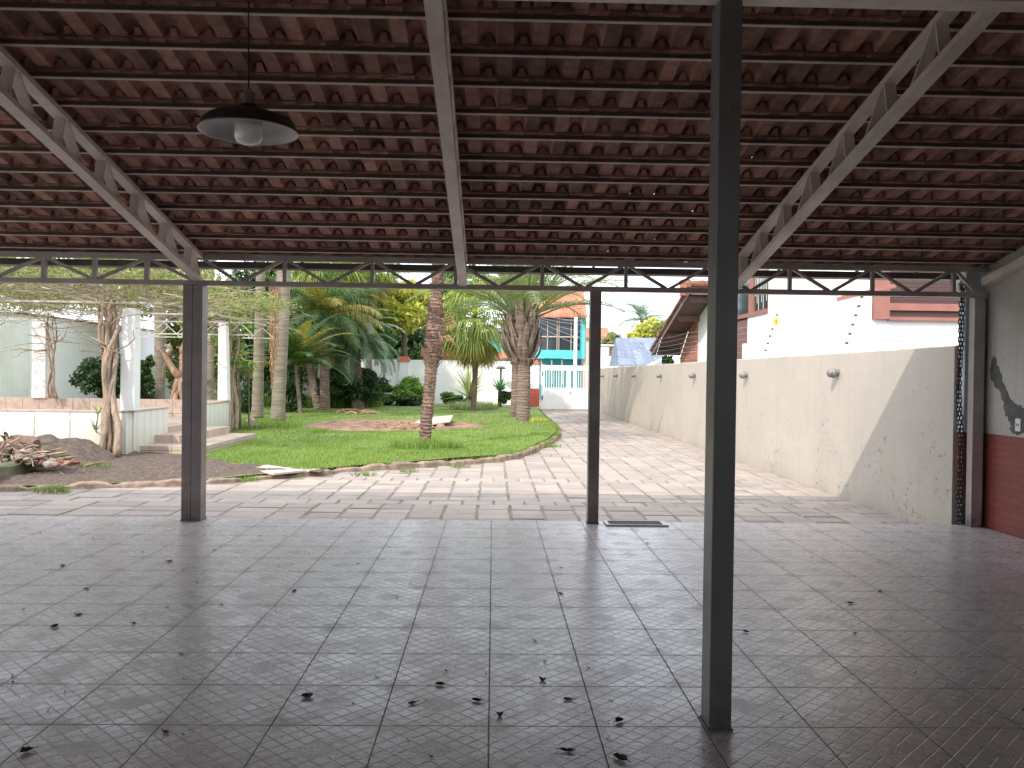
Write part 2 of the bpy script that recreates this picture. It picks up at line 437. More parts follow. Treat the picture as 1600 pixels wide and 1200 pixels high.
M['leaf_weed'] = leafmat('weed_leaves', (0.10, 0.20, 0.03), (0.20, 0.30, 0.06))
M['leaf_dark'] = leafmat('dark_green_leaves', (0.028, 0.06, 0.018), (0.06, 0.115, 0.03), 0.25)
M['leaf_mid'] = leafmat('mid_green_leaves', (0.06, 0.13, 0.03), (0.11, 0.20, 0.045))
M['leaf_olive'] = leafmat('sparse_olive_leaves', (0.17, 0.20, 0.06), (0.26, 0.28, 0.09), 0.4)
M['leaf_yellow'] = leafmat('yellow_green_leaves', (0.40, 0.44, 0.07), (0.66, 0.62, 0.13), 0.35)
M['leaf_bright'] = leafmat('bright_green_leaves', (0.13, 0.26, 0.04), (0.24, 0.38, 0.06))
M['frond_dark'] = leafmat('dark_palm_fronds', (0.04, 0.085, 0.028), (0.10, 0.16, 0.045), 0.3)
M['frond_yel'] = leafmat('yellowing_fronds', (0.20, 0.21, 0.05), (0.42, 0.33, 0.07), 0.35)
M['frond_blue'] = leafmat('blue_green_fronds', (0.15, 0.23, 0.16), (0.24, 0.33, 0.23), 0.25)
M['frond_mid'] = leafmat('grey_green_fronds', (0.15, 0.20, 0.08), (0.29, 0.34, 0.15), 0.3)
M['frond_fan'] = leafmat('fan_palm_leaves', (0.16, 0.23, 0.05), (0.36, 0.40, 0.09), 0.35)
M['frond_dead'] = leafmat('dry_brown_fronds', (0.36, 0.22, 0.11), (0.50, 0.34, 0.17), 0.2)
M['yucca'] = leafmat('pale_yucca_blades', (0.24, 0.31, 0.12), (0.42, 0.47, 0.23), 0.2)
M['aloe'] = leafmat('agave_blades', (0.12, 0.26, 0.14), (0.20, 0.36, 0.20), 0.15)
M['bark_fibre_orange'] = simple('orange_hairy_fibre', (0.42, 0.26, 0.14), (0.25, 0.15, 0.08), 0.95, 6, 0.5, isl=0.35)


def white_tile_mat():
    m, nt, bs = newmat('stained_white_wall_tiles')
    g = nt.nodes.new('ShaderNodeNewGeometry')
    s = nt.nodes.new('ShaderNodeSeparateXYZ')
    nt.links.new(g.outputs['Position'], s.inputs[0])
    d = mth(nt, 'ADD', mth(nt, 'DIVIDE', mth(nt, 'ADD', s.outputs[0], 100.0), 0.62), mth(nt, 'DIVIDE', s.outputs[1], 0.3))
    fr = mth(nt, 'ABSOLUTE', mth(nt, 'SUBTRACT', mth(nt, 'FRACT', d), 0.5))
    wob = noise_n(nt, coords(nt, 'World', (2, 2, 5)), 1.5, 4)
    joint = maprange(nt, mth(nt, 'ADD', fr, mth(nt, 'MULTIPLY', wob, 0.04)), 0.485, 0.515, 0, 0.8)
    n1 = noise_n(nt, g.outputs['Position'], 1.4, 5)
    low = maprange(nt, mth(nt, 'ADD', s.outputs[2], mth(nt, 'MULTIPLY', n1, 0.7)), 0.3, 0.85, 1, 0)
    col = mixc(nt, n1, (0.74, 0.73, 0.67), (0.62, 0.61, 0.55))
    col = mixc(nt, mth(nt, 'MULTIPLY', low, 0.55), col, (0.36, 0.32, 0.15))
    col = mixc(nt, joint, col, (0.20, 0.20, 0.13))
    nt.links.new(col, bs.inputs['Base Color'])
    bs.inputs['Roughness'].default_value = 0.5
    bump(nt, mth(nt, 'MULTIPLY', joint, -1), bs, 0.4, 0.005)
    return m


M['white_tile'] = white_tile_mat()
M['verge_tile'] = simple('brown_verge_tile', (0.26, 0.12, 0.09), (0.16, 0.08, 0.06), 0.85, 4, 0.2, isl=0.2)
M['verge_brown'] = simple('brown_verge_paint', (0.20, 0.12, 0.10), (0.15, 0.09, 0.075), 0.6, 4)
M['lath'] = simple('weathered_white_lath', (0.55, 0.52, 0.46), (0.40, 0.37, 0.31), 0.7, 5)
M['brickbit'] = simple('red_brick_lump', (0.27, 0.12, 0.085), (0.16, 0.075, 0.055), 0.9, 12, 0.5, isl=0.3)
M['pink_tile'] = brick('pinkish_brown_tiles', (0.50, 0.38, 0.31), (0.45, 0.34, 0.275), (0.22, 0.155, 0.125), bw=0.4, bh=0.42, ms=0.007, plane='SUM', offset=0.0, dirt=0.3, rough=0.5)


# ------------------------------------------------------------------ mesh helpers
class B:
    def __init__(s):
        s.v = []; s.f = []

    def quadbox(s, c8):
        n = len(s.v); s.v += [tuple(c) for c in c8]
        s.f += [tuple(n + i for i in f) for f in ((0, 3, 2, 1), (4, 5, 6, 7), (0, 1, 5, 4), (1, 2, 6, 5), (2, 3, 7, 6), (3, 0, 4, 7))]
        return s

    def box(s, x0, x1, y0, y1, z0, z1):
        return s.quadbox([(x0, y0, z0), (x1, y0, z0), (x1, y1, z0), (x0, y1, z0), (x0, y0, z1), (x1, y0, z1), (x1, y1, z1), (x0, y1, z1)])

    def bar(s, a, b, w, h, up=(0, 0, 1)):
        a = Vector(a); b = Vector(b); d = (b - a).normalized(); u = Vector(up)
        sd = d.cross(u)
        if sd.length < 1e-4: sd = d.cross(Vector((0, 1, 0)))
        sd.normalize(); u = sd.cross(d).normalized()
        c = []
        for p in (a, b):
            for i, j in ((-1, -1), (1, -1), (1, 1), (-1, 1)):
                c.append(p + sd * (w / 2 * i) + u * (h / 2 * j))
        return s.quadbox([c[0], c[1], c[2], c[3], c[4], c[5], c[6], c[7]])

    def tube(s, pts, rad, k=6, cap=True, jit=0.0):
        pts = [Vector(p) for p in pts]
        if isinstance(rad, (int, float)): rad = [rad] * len(pts)
        n0 = len(s.v); ref = Vector((0.13, 0.97, 0.2))
        for i, p in enumerate(pts):
            t = (pts[min(i + 1, len(pts) - 1)] - pts[max(i - 1, 0)])
            if t.length < 1e-6: t = Vector((0, 0, 1))
            t.normalize()
            a = t.cross(ref)
            if a.length < 0.05: a = t.cross(Vector((1, 0, 0)))
            a.normalize(); b = t.cross(a)
            for j in range(k):
                an = 2 * math.pi * j / k; r = rad[i] * (1 + random.uniform(-jit, jit) if jit else 1)
                s.v.append(tuple(p + a * (math.cos(an) * r) + b * (math.sin(an) * r)))
        for i in range(len(pts) - 1):
            for j in range(k):
                A = n0 + i * k + j; Bq = n0 + i * k + (j + 1) % k
                s.f.append((A, Bq, Bq + k, A + k))
        if cap:
            s.f.append(tuple(n0 + j for j in range(k))[::-1])
            s.f.append(tuple(n0 + (len(pts) - 1) * k + j for j in range(k)))
        return s

    def lathe(s, c, prof, k=32, axis=None, cap=False):
        """prof: (r, z) list about an axis through c"""
        c = Vector(c); q = (Vector(axis).normalized().to_track_quat('Z', 'Y') if axis else None)
        n0 = len(s.v)
        for r, z in prof:
            for j in range(k):
                an = 2 * math.pi * j / k
                p = Vector((r * math.cos(an), r * math.sin(an), z))
                s.v.append(tuple(c + (q @ p if q else p)))
        for i in range(len(prof) - 1):
            for j in range(k):
                A = n0 + i * k + j; Bq = n0 + i * k + (j + 1) % k
                s.f.append((A, Bq, Bq + k, A + k))
        if cap:
            s.f.append(tuple(n0 + j for j in range(k))[::-1]); s.f.append(tuple(n0 + (len(prof) - 1) * k + j for j in range(k)))
        return s

    def poly(s, pts):
        n = len(s.v); s.v += [tuple(p) for p in pts]; s.f.append(tuple(range(n, n + len(pts)))); return s

    def prism(s, pts, ext):
        """a polygon given a thickness vector"""
        ext = Vector(ext); n = len(s.v); k = len(pts)
        s.v += [tuple(p) for p in pts] + [tuple(Vector(p) + ext) for p in pts]
        s.f.append(tuple(range(n, n + k))[::-1]); s.f.append(tuple(range(n + k, n + 2 * k)))
        for i in range(k):
            j = (i + 1) % k; s.f.append((n + i, n + j, n + k + j, n + k + i))
        return s

    def rock(s, c, sx, sy, sz, seed=0, sub=1):
        bm = bmesh.new(); bmesh.ops.create_icosphere(bm, subdivisions=sub + 1, radius=1)
        n = len(s.v)
        for v in bm.verts:
            p = v.co.copy(); k = 1 + 0.35 * noise.noise(p * 1.3 + Vector((seed * 3.1, seed, 0)))
            s.v.append((c[0] + p.x * sx * k, c[1] + p.y * sy * k, c[2] + p.z * sz * k))
        for f in bm.faces: s.f.append(tuple(n + v.index for v in f.verts))
        bm.free(); return s

    def build(s, name, mat, parent=None, smooth=False, bevel=0.0, label=None):
        off = Vector(parent['_o']) if parent is not None else Vector((0, 0, 0))
        me = bpy.data.meshes.new(name)
        va = np.array(s.v, dtype=np.float64).reshape(-1, 3) - np.array(off)
        me.from_pydata(va.tolist(), [], s.f)
        if not isinstance(mat, (list, tuple)): mat = [mat]
        for m in mat: me.materials.append(m)
        o = bpy.data.objects.new(name, me); COL.objects.link(o)
        if parent is not None: o.parent = parent
        o['_o'] = tuple(off)
        if smooth:
            me.polygons.foreach_set('use_smooth', [True] * len(me.polygons))
        if bevel:
            bv = o.modifiers.new('bevel', 'BEVEL'); bv.width = bevel; bv.segments = 2; bv.limit_method = 'ANGLE'
        if label: o['label'] = label
        return o


def tag(o, label=None, cat=None, group=None, kind=None):
    if label: o['label'] = label
    if cat: o['category'] = cat
    if group: o['group'] = group
    if kind: o['kind'] = kind
    return o


def thing(name, loc, label, cat, group=None):
    o = bpy.data.objects.new(name, None); COL.objects.link(o)
    o.location = loc; o['_o'] = tuple(loc); o.empty_display_size = 0.2
    return tag(o, label, cat, group)


def solo(b, name, mat, label, cat, group=None, **k):
    """a thing that is one mesh, with its origin at its base"""
    v = np.array(b.v); lo = v.min(0); hi = v.max(0)
    base = ((lo[0] + hi[0]) / 2, (lo[1] + hi[1]) / 2, lo[2])
    b.v = (v - np.array(base)).tolist()
    o = b.build(name, mat, None, **k); o.location = base; o['_o'] = (0, 0, 0)
    return tag(o, label, cat, group)


def dup(root, loc, label, group=None):
    """a copy of a thing with copies of its parts and sub-parts"""
    r = root.copy(); COL.objects.link(r); r.location = loc; r['label'] = label
    if group: r['group'] = group
    for ch in root.children:
        c = ch.copy(); COL.objects.link(c); c.parent = r
        for g in ch.children:
            d = g.copy(); COL.objects.link(d); d.parent = c
    return r


def struct(o):
    o['kind'] = 'structure'; return o


def quads_mesh(name, V, n_per, mat, parent=None):
    """V: (n, n_per, 3) array -> n separate faces"""
    off = np.array(parent['_o']) if parent is not None else np.zeros(3)
    n = V.shape[0]
    me = bpy.data.meshes.new(name)
    me.vertices.add(n * n_per); me.vertices.foreach_set('co', (V.reshape(-1, 3) - off).astype(np.float32).ravel())
    me.loops.add(n * n_per); me.loops.foreach_set('vertex_index', np.arange(n * n_per, dtype=np.int32))
    me.polygons.add(n); me.polygons.foreach_set('loop_start', np.arange(0, n * n_per, n_per, dtype=np.int32))
    me.polygons.foreach_set('loop_total', np.full(n, n_per, dtype=np.int32))
    me.update(calc_edges=True); me.materials.append(mat)
    o = bpy.data.objects.new(name, me); COL.objects.link(o)
    if parent is not None: o.parent = parent
    o['_o'] = tuple(float(x) for x in off)
    return o


def leaf_points(clumps, n, rng, shell=0.55):
    vol = np.array([c[3] * c[4] * c[5] for c in clumps]) ** 0.8
    idx = rng.choice(len(clumps), n, p=vol / vol.sum())
    C = np.array(clumps)[idx]
    d = rng.normal(size=(n, 3)); d /= np.linalg.norm(d, axis=1)[:, None]
    r = rng.uniform(shell ** 3, 1, n) ** (1 / 3)
    r *= 1 + 0.12 * rng.normal(size=n)
    return C[:, :3] + d * r[:, None] * C[:, 3:6], d


def leaves(name, clumps, n, size, mat, parent=None, seed=1, shell=0.45, elong=1.7, hang=0.0):
    rng = np.random.default_rng(seed)
    c, d = leaf_points(clumps, n, rng, shell)
    a = rng.normal(size=(n, 3)) + np.array([0, 0, -hang]); a /= np.linalg.norm(a, axis=1)[:, None]
    nn = d * 0.8 + rng.normal(size=(n, 3)) * 0.7 + np.array([0, 0, 0.5])
    b = np.cross(a, nn); b /= np.linalg.norm(b, axis=1)[:, None] + 1e-9
    s = (size * rng.uniform(0.6, 1.35, n))[:, None]
    V = np.stack([c - a * s * elong * 0.5, c + b * s * 0.42, c + a * s * elong * 0.5, c - b * s * 0.42], axis=1)
    return quads_mesh(name, V, 4, mat, parent)


def blob_clumps(cx, cy, cz, rx, ry, rz, n, k=0.42, seed=0):
    rnd = random.Random(seed); out = []
    for i in range(n):
        u = rnd.uniform(-1, 1); th = rnd.uniform(0, 6.283); r = rnd.uniform(0.35, 0.85); q = math.sqrt(1 - u * u)
        s = k * rnd.uniform(0.7, 1.25)
        out.append((cx + rx * r * q * math.cos(th), cy + ry * r * q * math.sin(th), cz + rz * r * u, rx * s, ry * s, rz * s * 0.85))
    return out


def frond(b, base, az, el, L, droop, nl=34, ll=0.5, lw=0.035, vshape=0.5, hang=0.35, rach=0.025, start=0.14, seg=9, fwd=0.6):
    """pinnate leaf: an arching midrib with two rows of narrow leaflets"""
    p = Vector(base); pts = [p.copy()]; e = el
    hx = Vector((math.cos(az), math.sin(az), 0))
    tans = []
    for i in range(seg):
        t = hx * math.cos(e) + Vector((0, 0, 1)) * math.sin(e)
        tans.append(t); p = p + t * (L / seg); pts.append(p.copy()); e -= droop / seg * (0.6 + 0.8 * i / seg)
    b.tube(pts, [rach * (1 - 0.85 * i / seg) for i in range(seg + 1)], 4, cap=False)
    side = Vector((-math.sin(az), math.cos(az), 0))
    for i in range(nl):
        t = start + (1 - start) * (i + 0.5) / nl
        x = t * seg; k = min(int(x), seg - 1); q = pts[k].lerp(pts[k + 1], x - k); tn = tans[k]
        upv = side.cross(tn) * -1
        if upv.z < 0: upv = -upv
        length = ll * (0.35 + 0.65 * math.sin(math.pi * min(1, (t * 0.9 + 0.12)))) * random.uniform(0.85, 1.12)
        for sg in (-1, 1):
            d = (side * sg * (1 + random.uniform(-.15, .15)) + tn * fwd * (0.7 + t * 0.8) + upv * vshape * random.uniform(0.5, 1.2)).normalized()
            tip1 = q + d * length * 0.55 + Vector((0, 0, -hang * length * 0.15))
            tip2 = q + d * length * 0.95 + Vector((0, 0, -hang * length * 0.75))
            wv = tn * lw
            n = len(b.v)
            b.v += [tuple(q - wv * 0.4), tuple(q + wv * 0.4), tuple(tip1 + wv * 0.5), tuple(tip1 - wv * 0.5), tuple(tip2)]
            b.f += [(n, n + 1, n + 2, n + 3), (n + 3, n + 2, n + 4)]


def fan_leaf(b, base, az, el, pet, Rr, nb=22, spread=2.5, droop=0.6, wd=0.04):
    hx = Vector((math.cos(az), math.sin(az), 0)); up = Vector((0, 0, 1))
    t = hx * math.cos(el) + up * math.sin(el)
    c = Vector(base) + t * pet + Vector((0, 0, -0.12 * pet))
    b.tube([base, Vector(base) + t * pet * 0.5, c], 0.018, 4, cap=False)
    side = Vector((-math.sin(az), math.cos(az), 0)); t2 = (t + Vector((0, 0, -0.35))).normalized(); nrm = side.cross(t2)
    for i in range(nb):
        a = -spread / 2 + spread * i / (nb - 1) + random.uniform(-.03, .03)
        d = (t2 * math.cos(a) + side * math.sin(a)).normalized(); L = Rr * (0.75 + 0.25 * math.cos(a)) * random.uniform(0.85, 1.1)
        w = d.cross(nrm).normalized() * wd
        m = c + d * L * 0.6; e = c + d * L * 0.88 + Vector((0, 0, -droop * L * random.uniform(0.3, 0.6)))
        n = len(b.v)
        b.v += [tuple(c), tuple(m + w), tuple(m - w), tuple(e)]
        b.f += [(n, n + 1, n + 2), (n + 2, n + 1, n + 3)]


def blade_rosette(b, c, n, L, w, up=(0.1, 1.4), curve=0.3, seg=4):
    c = Vector(c)
    for i in range(n):
        az = random.uniform(0, 6.283); el = random.uniform(*up); l = L * random.uniform(0.75, 1.1)
        h = Vector((math.cos(az), math.sin(az), 0)); sd = Vector((-h.y, h.x, 0)); p = c.copy(); pr = None; e = el
        for k in range(seg + 1):
            ww = w * (1 - (k / seg) ** 1.6) * (0.7 if k == 0 else 1); m = len(b.v)
            b.v += [tuple(p + sd * ww / 2), tuple(p - sd * ww / 2)]
            if pr is not None: b.f.append((pr, pr + 1, m + 1, m))
            pr = m; p = p + (h * math.cos(e) + Vector((0, 0, 1)) * math.sin(e)) * l / seg; e -= curve / seg
# ================================================================== THE SETTING
ZD = -0.15                                             # driveway level; the tiled floor is z = 0
FLOOR_Y = 8.43
ground = struct(B().box(-150, 150, -60, 400, -0.5, -0.24).build('ground', M['ground']))

# tiled floor: top sheet and slab side
fb = B().box(-9, 4.95, -3.2, FLOOR_Y, -0.2, 0.0)
struct(fb.build('tiled_floor', M['floor']))
struct(B().box(-9.5, 4.77, FLOOR_Y, 46, -0.235, -0.157).build('driveway_bed', M['joint']))

# kerb line (outer foot of the kerb on the driveway), read off the photo at driveway level
kpx = [(-420, 772), (-200, 771), (0, 768), (105, 765), (210, 761), (283, 759), (322, 757), (385, 752), (447, 747), (505, 742), (557, 737), (610, 734),
       (655, 731), (705, 727.5), (750, 724), (797, 719), (825, 711.5), (845, 703), (862, 694.5), (873, 686), (876, 679), (872, 671), (864, 663), (853, 653.5), (843, 643)]
kw = [G(x, y, ZD) for x, y in kpx]
kline = []
for i in range(len(kw) - 1):                           # Catmull-Rom through the points
    p0, p1, p2, p3 = kw[max(i - 1, 0)], kw[i], kw[i + 1], kw[min(i + 2, len(kw) - 1)]
    n = max(2, int((p2 - p1).length / 0.12))
    for k in range(n):
        t = k / n
        kline.append(0.5 * ((2 * p1) + (-p0 + p2) * t + (2 * p0 - 5 * p1 + 4 * p2 - p3) * t * t + (-p0 + 3 * p1 - 3 * p2 + p3) * t ** 3))
kline.append(kw[-1])
kb = B()
KW = 0.2
inner = []
acc = 0; stone = 0.62; jog = 0
prev_ring = None
for i, p in enumerate(kline):
    t = (kline[min(i + 1, len(kline) - 1)] - kline[max(i - 1, 0)]); t.z = 0; t.normalize()
    nrm = Vector((-t.y, t.x, 0))                        # towards the lawn
    inner.append(p + nrm * KW * 0.6)
    if i: acc += (p - kline[i - 1]).length
    gap = acc > stone
    if gap: acc = 0; stone = random.uniform(0.35, 0.75); jog = random.uniform(-0.015, 0.02)
    nz = noise.noise(p * 2.3) * 0.03 + noise.noise(p * 9) * 0.014
    ht = 0.065 + 0.035 * min(1, max(0, (p.x + 3.4) / 2)) + noise.noise(p * 0.9 + Vector((5, 0, 0))) * 0.02 + noise.noise(p * 6) * 0.014 + jog - (0.03 if gap else 0)
    o = nrm * (nz + (0.02 if gap else 0))
    ring = [p + o + Vector((0, 0, -0.06)), p + o * 1.2 + nrm * 0.01 + Vector((0, 0, ht * 0.75)), p + o + nrm * 0.045 + Vector((0, 0, ht)),
            p + o * 0.6 + nrm * (KW - 0.04) + Vector((0, 0, ht + nz * 0.4)), p + nrm * KW + Vector((0, 0, ht * 0.8)), p + nrm * (KW + 0.01) + Vector((0, 0, -0.06))]
    n = len(kb.v); kb.v += [tuple(q) for q in ring]
    if prev_ring is not None and i:
        for k in range(5): kb.f.append((prev_ring + k, prev_ring + k + 1, n + k + 1, n + k))
    prev_ring = n
solo(kb, 'stone_kerb', M['kerb'], 'rough pinkish stone kerb curving between the lawn and the paved driveway', 'kerb')


def inside(poly, x, y):
    c = False; j = len(poly) - 1
    for i in range(len(poly)):
        a = poly[i]; b = poly[j]
        if (a[1] > y) != (b[1] > y) and x < (b[0] - a[0]) * (y - a[1]) / (b[1] - a[1]) + a[0]: c = not c
        j = i
    return c


BY = 41.5                                              # boundary wall at the back
lawn_poly = [(p.x, p.y) for p in inner[::2]] + [(1.95, 40.2), (1.95, BY), (-17, BY), (-17, inner[0].y)]


def region_mesh(name, poly, step, hfun, mat):
    xs = [p[0] for p in poly]; ys = [p[1] for p in poly]
    pts = [Vector(p) for p in poly]; nb = len(pts)
    x = min(xs) + step / 2
    while x < max(xs):
        y = min(ys) + step / 2
        while y < max(ys):
            if inside(poly, x, y): pts.append(Vector((x + random.uniform(-.2, .2) * step, y + random.uniform(-.2, .2) * step)))
            y += step
        x += step
    r = delaunay_2d_cdt(pts, [(i, (i + 1) % nb) for i in range(nb)], [], 1, 1e-5)
    b = B(); b.v = [(p.x, p.y, hfun(p.x, p.y)) for p in r[0]]; b.f = [tuple(f) for f in r[2]]
    return b.build(name, mat, smooth=True)


def zlawn(x, y):
    d = min(1.0, max(0.0, (y - 12) / 8))
    return -0.088 + 0.03 * min(1, max(0, (x + 3.4) / 2)) * (1 - d) + 0.085 * d + 0.02 * noise.noise(Vector((x * 0.5, y * 0.5, 0))) + 0.008 * noise.noise(Vector((x * 2, y * 2, 3)))


struct(region_mesh('lawn', lawn_poly, 0.4, zlawn, M['turf']))

# bare soil bed on the left, orange dirt patch in the lawn
soil_px = [(500, 735), (480, 732), (430, 728), (370, 722), (320, 716), (262, 708), (225, 703), (160, 690), (0, 680), (-300, 680)]
soil_poly = [(p.x, p.y) for p in inner[::2] if p.x < G(505, 738, -0.05).x] + [(G(x, y, -0.04).x, G(x, y, -0.04).y) for x, y in soil_px]


def zsoil(x, y):
    e = min(1.0, max(0.0, min(math.dist((x, y), q) for q in soil_poly) / 0.5))
    return zlawn(x, y) - 0.012 + 0.045 * e + e * 0.06 * abs(noise.noise(Vector((x * 3, y * 3, 0)))) + e * 0.03 * noise.noise(Vector((x * 11, y * 11, 0)))


tag(region_mesh('soil_bed', soil_poly, 0.11, zsoil, M['soil']), kind='structure')
dp = []
for i in range(40):
    a = i / 40 * 6.283
    px = 618 + 142 * math.cos(a) * (1 + 0.05 * math.sin(5 * a)); py = 665.0 + 9.0 * math.sin(a) * (1 + 0.1 * math.sin(3 * a + 1))
    q = G(px, py, 0.0); dp.append((q.x, q.y))


def zdirt(x, y):
    e = min(1.0, max(0.0, min(math.dist((x, y), q) for q in dp) / 0.8))
    return zlawn(x, y) + 0.008 + e * 0.05 + e * 0.07 * noise.noise(Vector((x * 1.7, y * 1.7, 9)))


struct(region_mesh('dirt_patch', dp, 0.22, zdirt, M['dirt']))

# driveway slabs: sandstone flags laid in bands with wide mossy joints
slab = B()
drive_poly = [(p.x - 0.0, p.y) for p in kline] + [(4.77, 41.0), (4.77, FLOOR_Y + 0.02), (-9.4, FLOOR_Y + 0.02), (-9.4, kline[0].y)]
rs = random.Random(4)
y = FLOOR_Y + 0.03
band = 0
while y < 40.8:
    rows = (1 if band % 2 else rs.choice([6, 9, 11]))
    off = (0.19 if band % 2 else 0.0) - 0.05; rs2 = random.Random(11)
    cols = []
    x = -9.4 + off
    while x < 4.77:
        w_ = (rs2.uniform(0.54, 0.62) if x < -2.6 else rs2.uniform(0.375, 0.395))
        cols.append((x, x + w_)); x += w_
    for r_ in range(rows):
        dh = rs.uniform(0.30, 0.36)
        for (x0, x1) in cols:
            jx = 0.017; jy = 0.008
            a0 = x0 + jx * rs.uniform(0.7, 1.3); a1 = x1 - jx * rs.uniform(0.7, 1.3); b0 = y + jy * rs.uniform(.5, 1.5); b1 = y + dh - jy * rs.uniform(.5, 1.5)
            a1 = min(a1, 4.76)
            if a1 - a0 < 0.08: continue
            cs = [(a0, b0), (a1, b0), (a1, b1), (a0, b1)]
            cx, cy = (a0 + a1) / 2, (b0 + b1) / 2
            ok = [inside(drive_poly, *c) for c in cs]
            if not (any(ok) and inside(drive_poly, cx, cy)) and not all(ok): continue
            z = ZD + rs.uniform(-0.005, 0.005); e = 0.006
            tl = rs.uniform(-0.004, 0.004)
            n = len(slab.v)
            jit = [(rs.uniform(-.008, .008), rs.uniform(-.006, .006)) for _ in range(4)]
            cs = [(c[0] + j[0], c[1] + j[1]) for c, j in zip(cs, jit)]
            slab.v += [(c[0], c[1], ZD - 0.03) for c in cs]
            slab.v += [(c[0], c[1], z - e + (tl if k > 1 else 0)) for k, c in enumerate(cs)]
            slab.v += [(c[0] + (e if k in (0, 3) else -e), c[1] + (e if k < 2 else -e), z + (tl if k > 1 else 0)) for k, c in enumerate(cs)]
            for k in range(4):
                j = (k + 1) % 4
                slab.f += [(n + k, n + j, n + 4 + j, n + 4 + k), (n + 4 + k, n + 4 + j, n + 8 + j, n + 8 + k)]
            slab.f.append((n + 8, n + 9, n + 10, n + 11))
        y += dh
    band += 1
struct(slab.build('driveway_paving', M['paver']))
# black bars painting in the shaded gap by the floor edge, right
db = B(); x0, x1 = 3.5, 4.32
db.box(x0, x1, 9.02, 9.05, ZD - 0.01, ZD + 0.012).box(x0, x1, 9.17, 9.2, ZD - 0.01, ZD + 0.012).box(x0, x1, 9.05, 9.17, ZD - 0.02, ZD + 0.001)
solo(db, 'gap_shade', M['black'], 'narrow black line painted in for the shaded gap in the paving near the foot of the cream wall', 'painted shade')

# ================================================================== THE CARPORT
SL = 0.2125; TH = math.atan(SL)
zbat = lambda y: 4.364 - SL * y                        # underside of the battens, front slope
RIDGE_Y = 3.5
XL, XR = -8.6, 4.93
cp = thing('carport', (-1.5, 8.3, 0), 'long open carport with a clay tile roof on battens and beige steel trusses and posts', 'carport')


def tiles(name, y_start, ncourse, direction, zfun, label=None):
    """every tile a closed shell: flat pan, raised cover, open end towards the ridge"""
    b = B(); prof = [(0, 0), (0.088, 0), (0.101, 0.024), (0.113, 0.041), (0.135, 0.049), (0.165, 0.049), (0.183, 0.038), (0.192, 0.02), (0.1985, -0.001), (0.206, -0.0015)]
    pitch = 0.335; th = 0.011; cs, sn = math.cos(TH), math.sin(TH)
    nx = int((XR + 0.15 - XL) / 0.2)
    rt = random.Random(3)
    for k in range(ncourse):
        yb = y_start + direction * 0.328 * k; zb = zfun(yb) + 0.031
        for i in range(nx):
            x0 = XL + i * 0.2 + rt.uniform(-.003, .003); dn = rt.uniform(-0.002, 0.003); x0 += rt.uniform(-.004, .004) * (rt.random() < .15); dy_ = rt.uniform(-.006, .006) + (rt.random() < .03) * rt.uniform(0, .03)
            n = len(b.v); m = len(prof)
            for (s, o) in ((-0.045, 0.0), (pitch + 0.028, 0.0135)):
                for t in (0, th):
                    for (u, h) in prof:
                        nn = h + o + t + dn
                        b.v.append((x0 + u, yb + direction * ((s + dy_) * cs + nn * sn), zb - s * sn + nn * cs))
            A, Bq, C, D = n, n + m, n + 2 * m, n + 3 * m     # upper under, upper top, lower under, lower top
            for j in range(m - 1):
                b.f += [(A + j, A + j + 1, C + j + 1, C + j), (Bq + j + 1, Bq + j, D + j, D + j + 1), (A + j + 1, A + j, Bq + j, Bq + j + 1), (C + j, C + j + 1, D + j + 1, D + j)]
            b.f.append(tuple(A + j for j in range(1, m)))      # nib closing the cover at its upper end
            q0 = len(b.v)
            for (s, h, w_) in ((-0.082, 0.047, 0.016), (-0.03, 0.002, 0.029), (-0.046, 0.047, 0.016), (-0.02, 0.002, 0.029)):
                for sg in (-1, 1):
                    nn = h + dn; b.v.append((x0 + 0.148 + sg * w_, yb + direction * (s * cs + nn * sn), zb - s * sn + nn * cs))
            b.f += [(q0, q0 + 1, q0 + 3, q0 + 2), (q0, q0 + 2, q0 + 6, q0 + 4), (q0 + 1, q0 + 5, q0 + 7, q0 + 3), (q0, q0 + 4, q0 + 5, q0 + 1)]
    return b.build(name, M['terracotta'], cp, label=label)


batY = [4.59 + 0.328 * k for k in range(-3, 12)]
tiles('tile_roof', batY[0], len(batY), 1, zbat)
zback = lambda y: zbat(2 * RIDGE_Y - y)
tiles('tile_roof', 2 * RIDGE_Y - batY[0], 20, -1, zback)
rb = B()
for i in range(30):
    x = XL + i * 0.46
    rb.tube([(x, RIDGE_Y, zbat(RIDGE_Y) + 0.02), (x + 0.25, RIDGE_Y, zbat(RIDGE_Y) + 0.03), (x + 0.49, RIDGE_Y, zbat(RIDGE_Y) + 0.045)], [0.13, 0.14, 0.15], 12, cap=False)
rb.build('ridge_tiles', M['terracotta'], cp, smooth=True)
for yb in batY:
    z = zbat(yb)
    bt_ = B().bar((XL, yb, z + 0.0185), (XR, yb, z + 0.0185), 0.024, 0.026, (0, SL, 1)).build('batten', M['batten'], cp)
    B().bar((XL, yb - 0.001, z + 0.003), (XR, yb - 0.001, z + 0.003), 0.020, 0.004, (0, SL, 1)).build('lit_underside', M['lit_face'], bt_)  # added thin bar carrying the painted floor light under each batten
for k in range(20):
    yb = 2 * RIDGE_Y - batY[0] - 0.328 * k; z = zback(yb)
    B().bar((XL, yb, z + 0.0155), (XR, yb, z + 0.0155), 0.03, 0.03, (0, -SL, 1)).build('batten', M['batten'], cp)

# eave truss -------------------------------------------------------------
ET_Y = 8.34
et = B().box(-8.6, 4.93, ET_Y - 0.035, ET_Y + 0.035, 2.302, 2.35).build('eave_truss', M['steel_mid'], cp)
B().box(-8.6, 4.93, ET_Y - 0.035, ET_Y + 0.035, 2.555, 2.605).build('top_chord', M['steel_mid'], et)


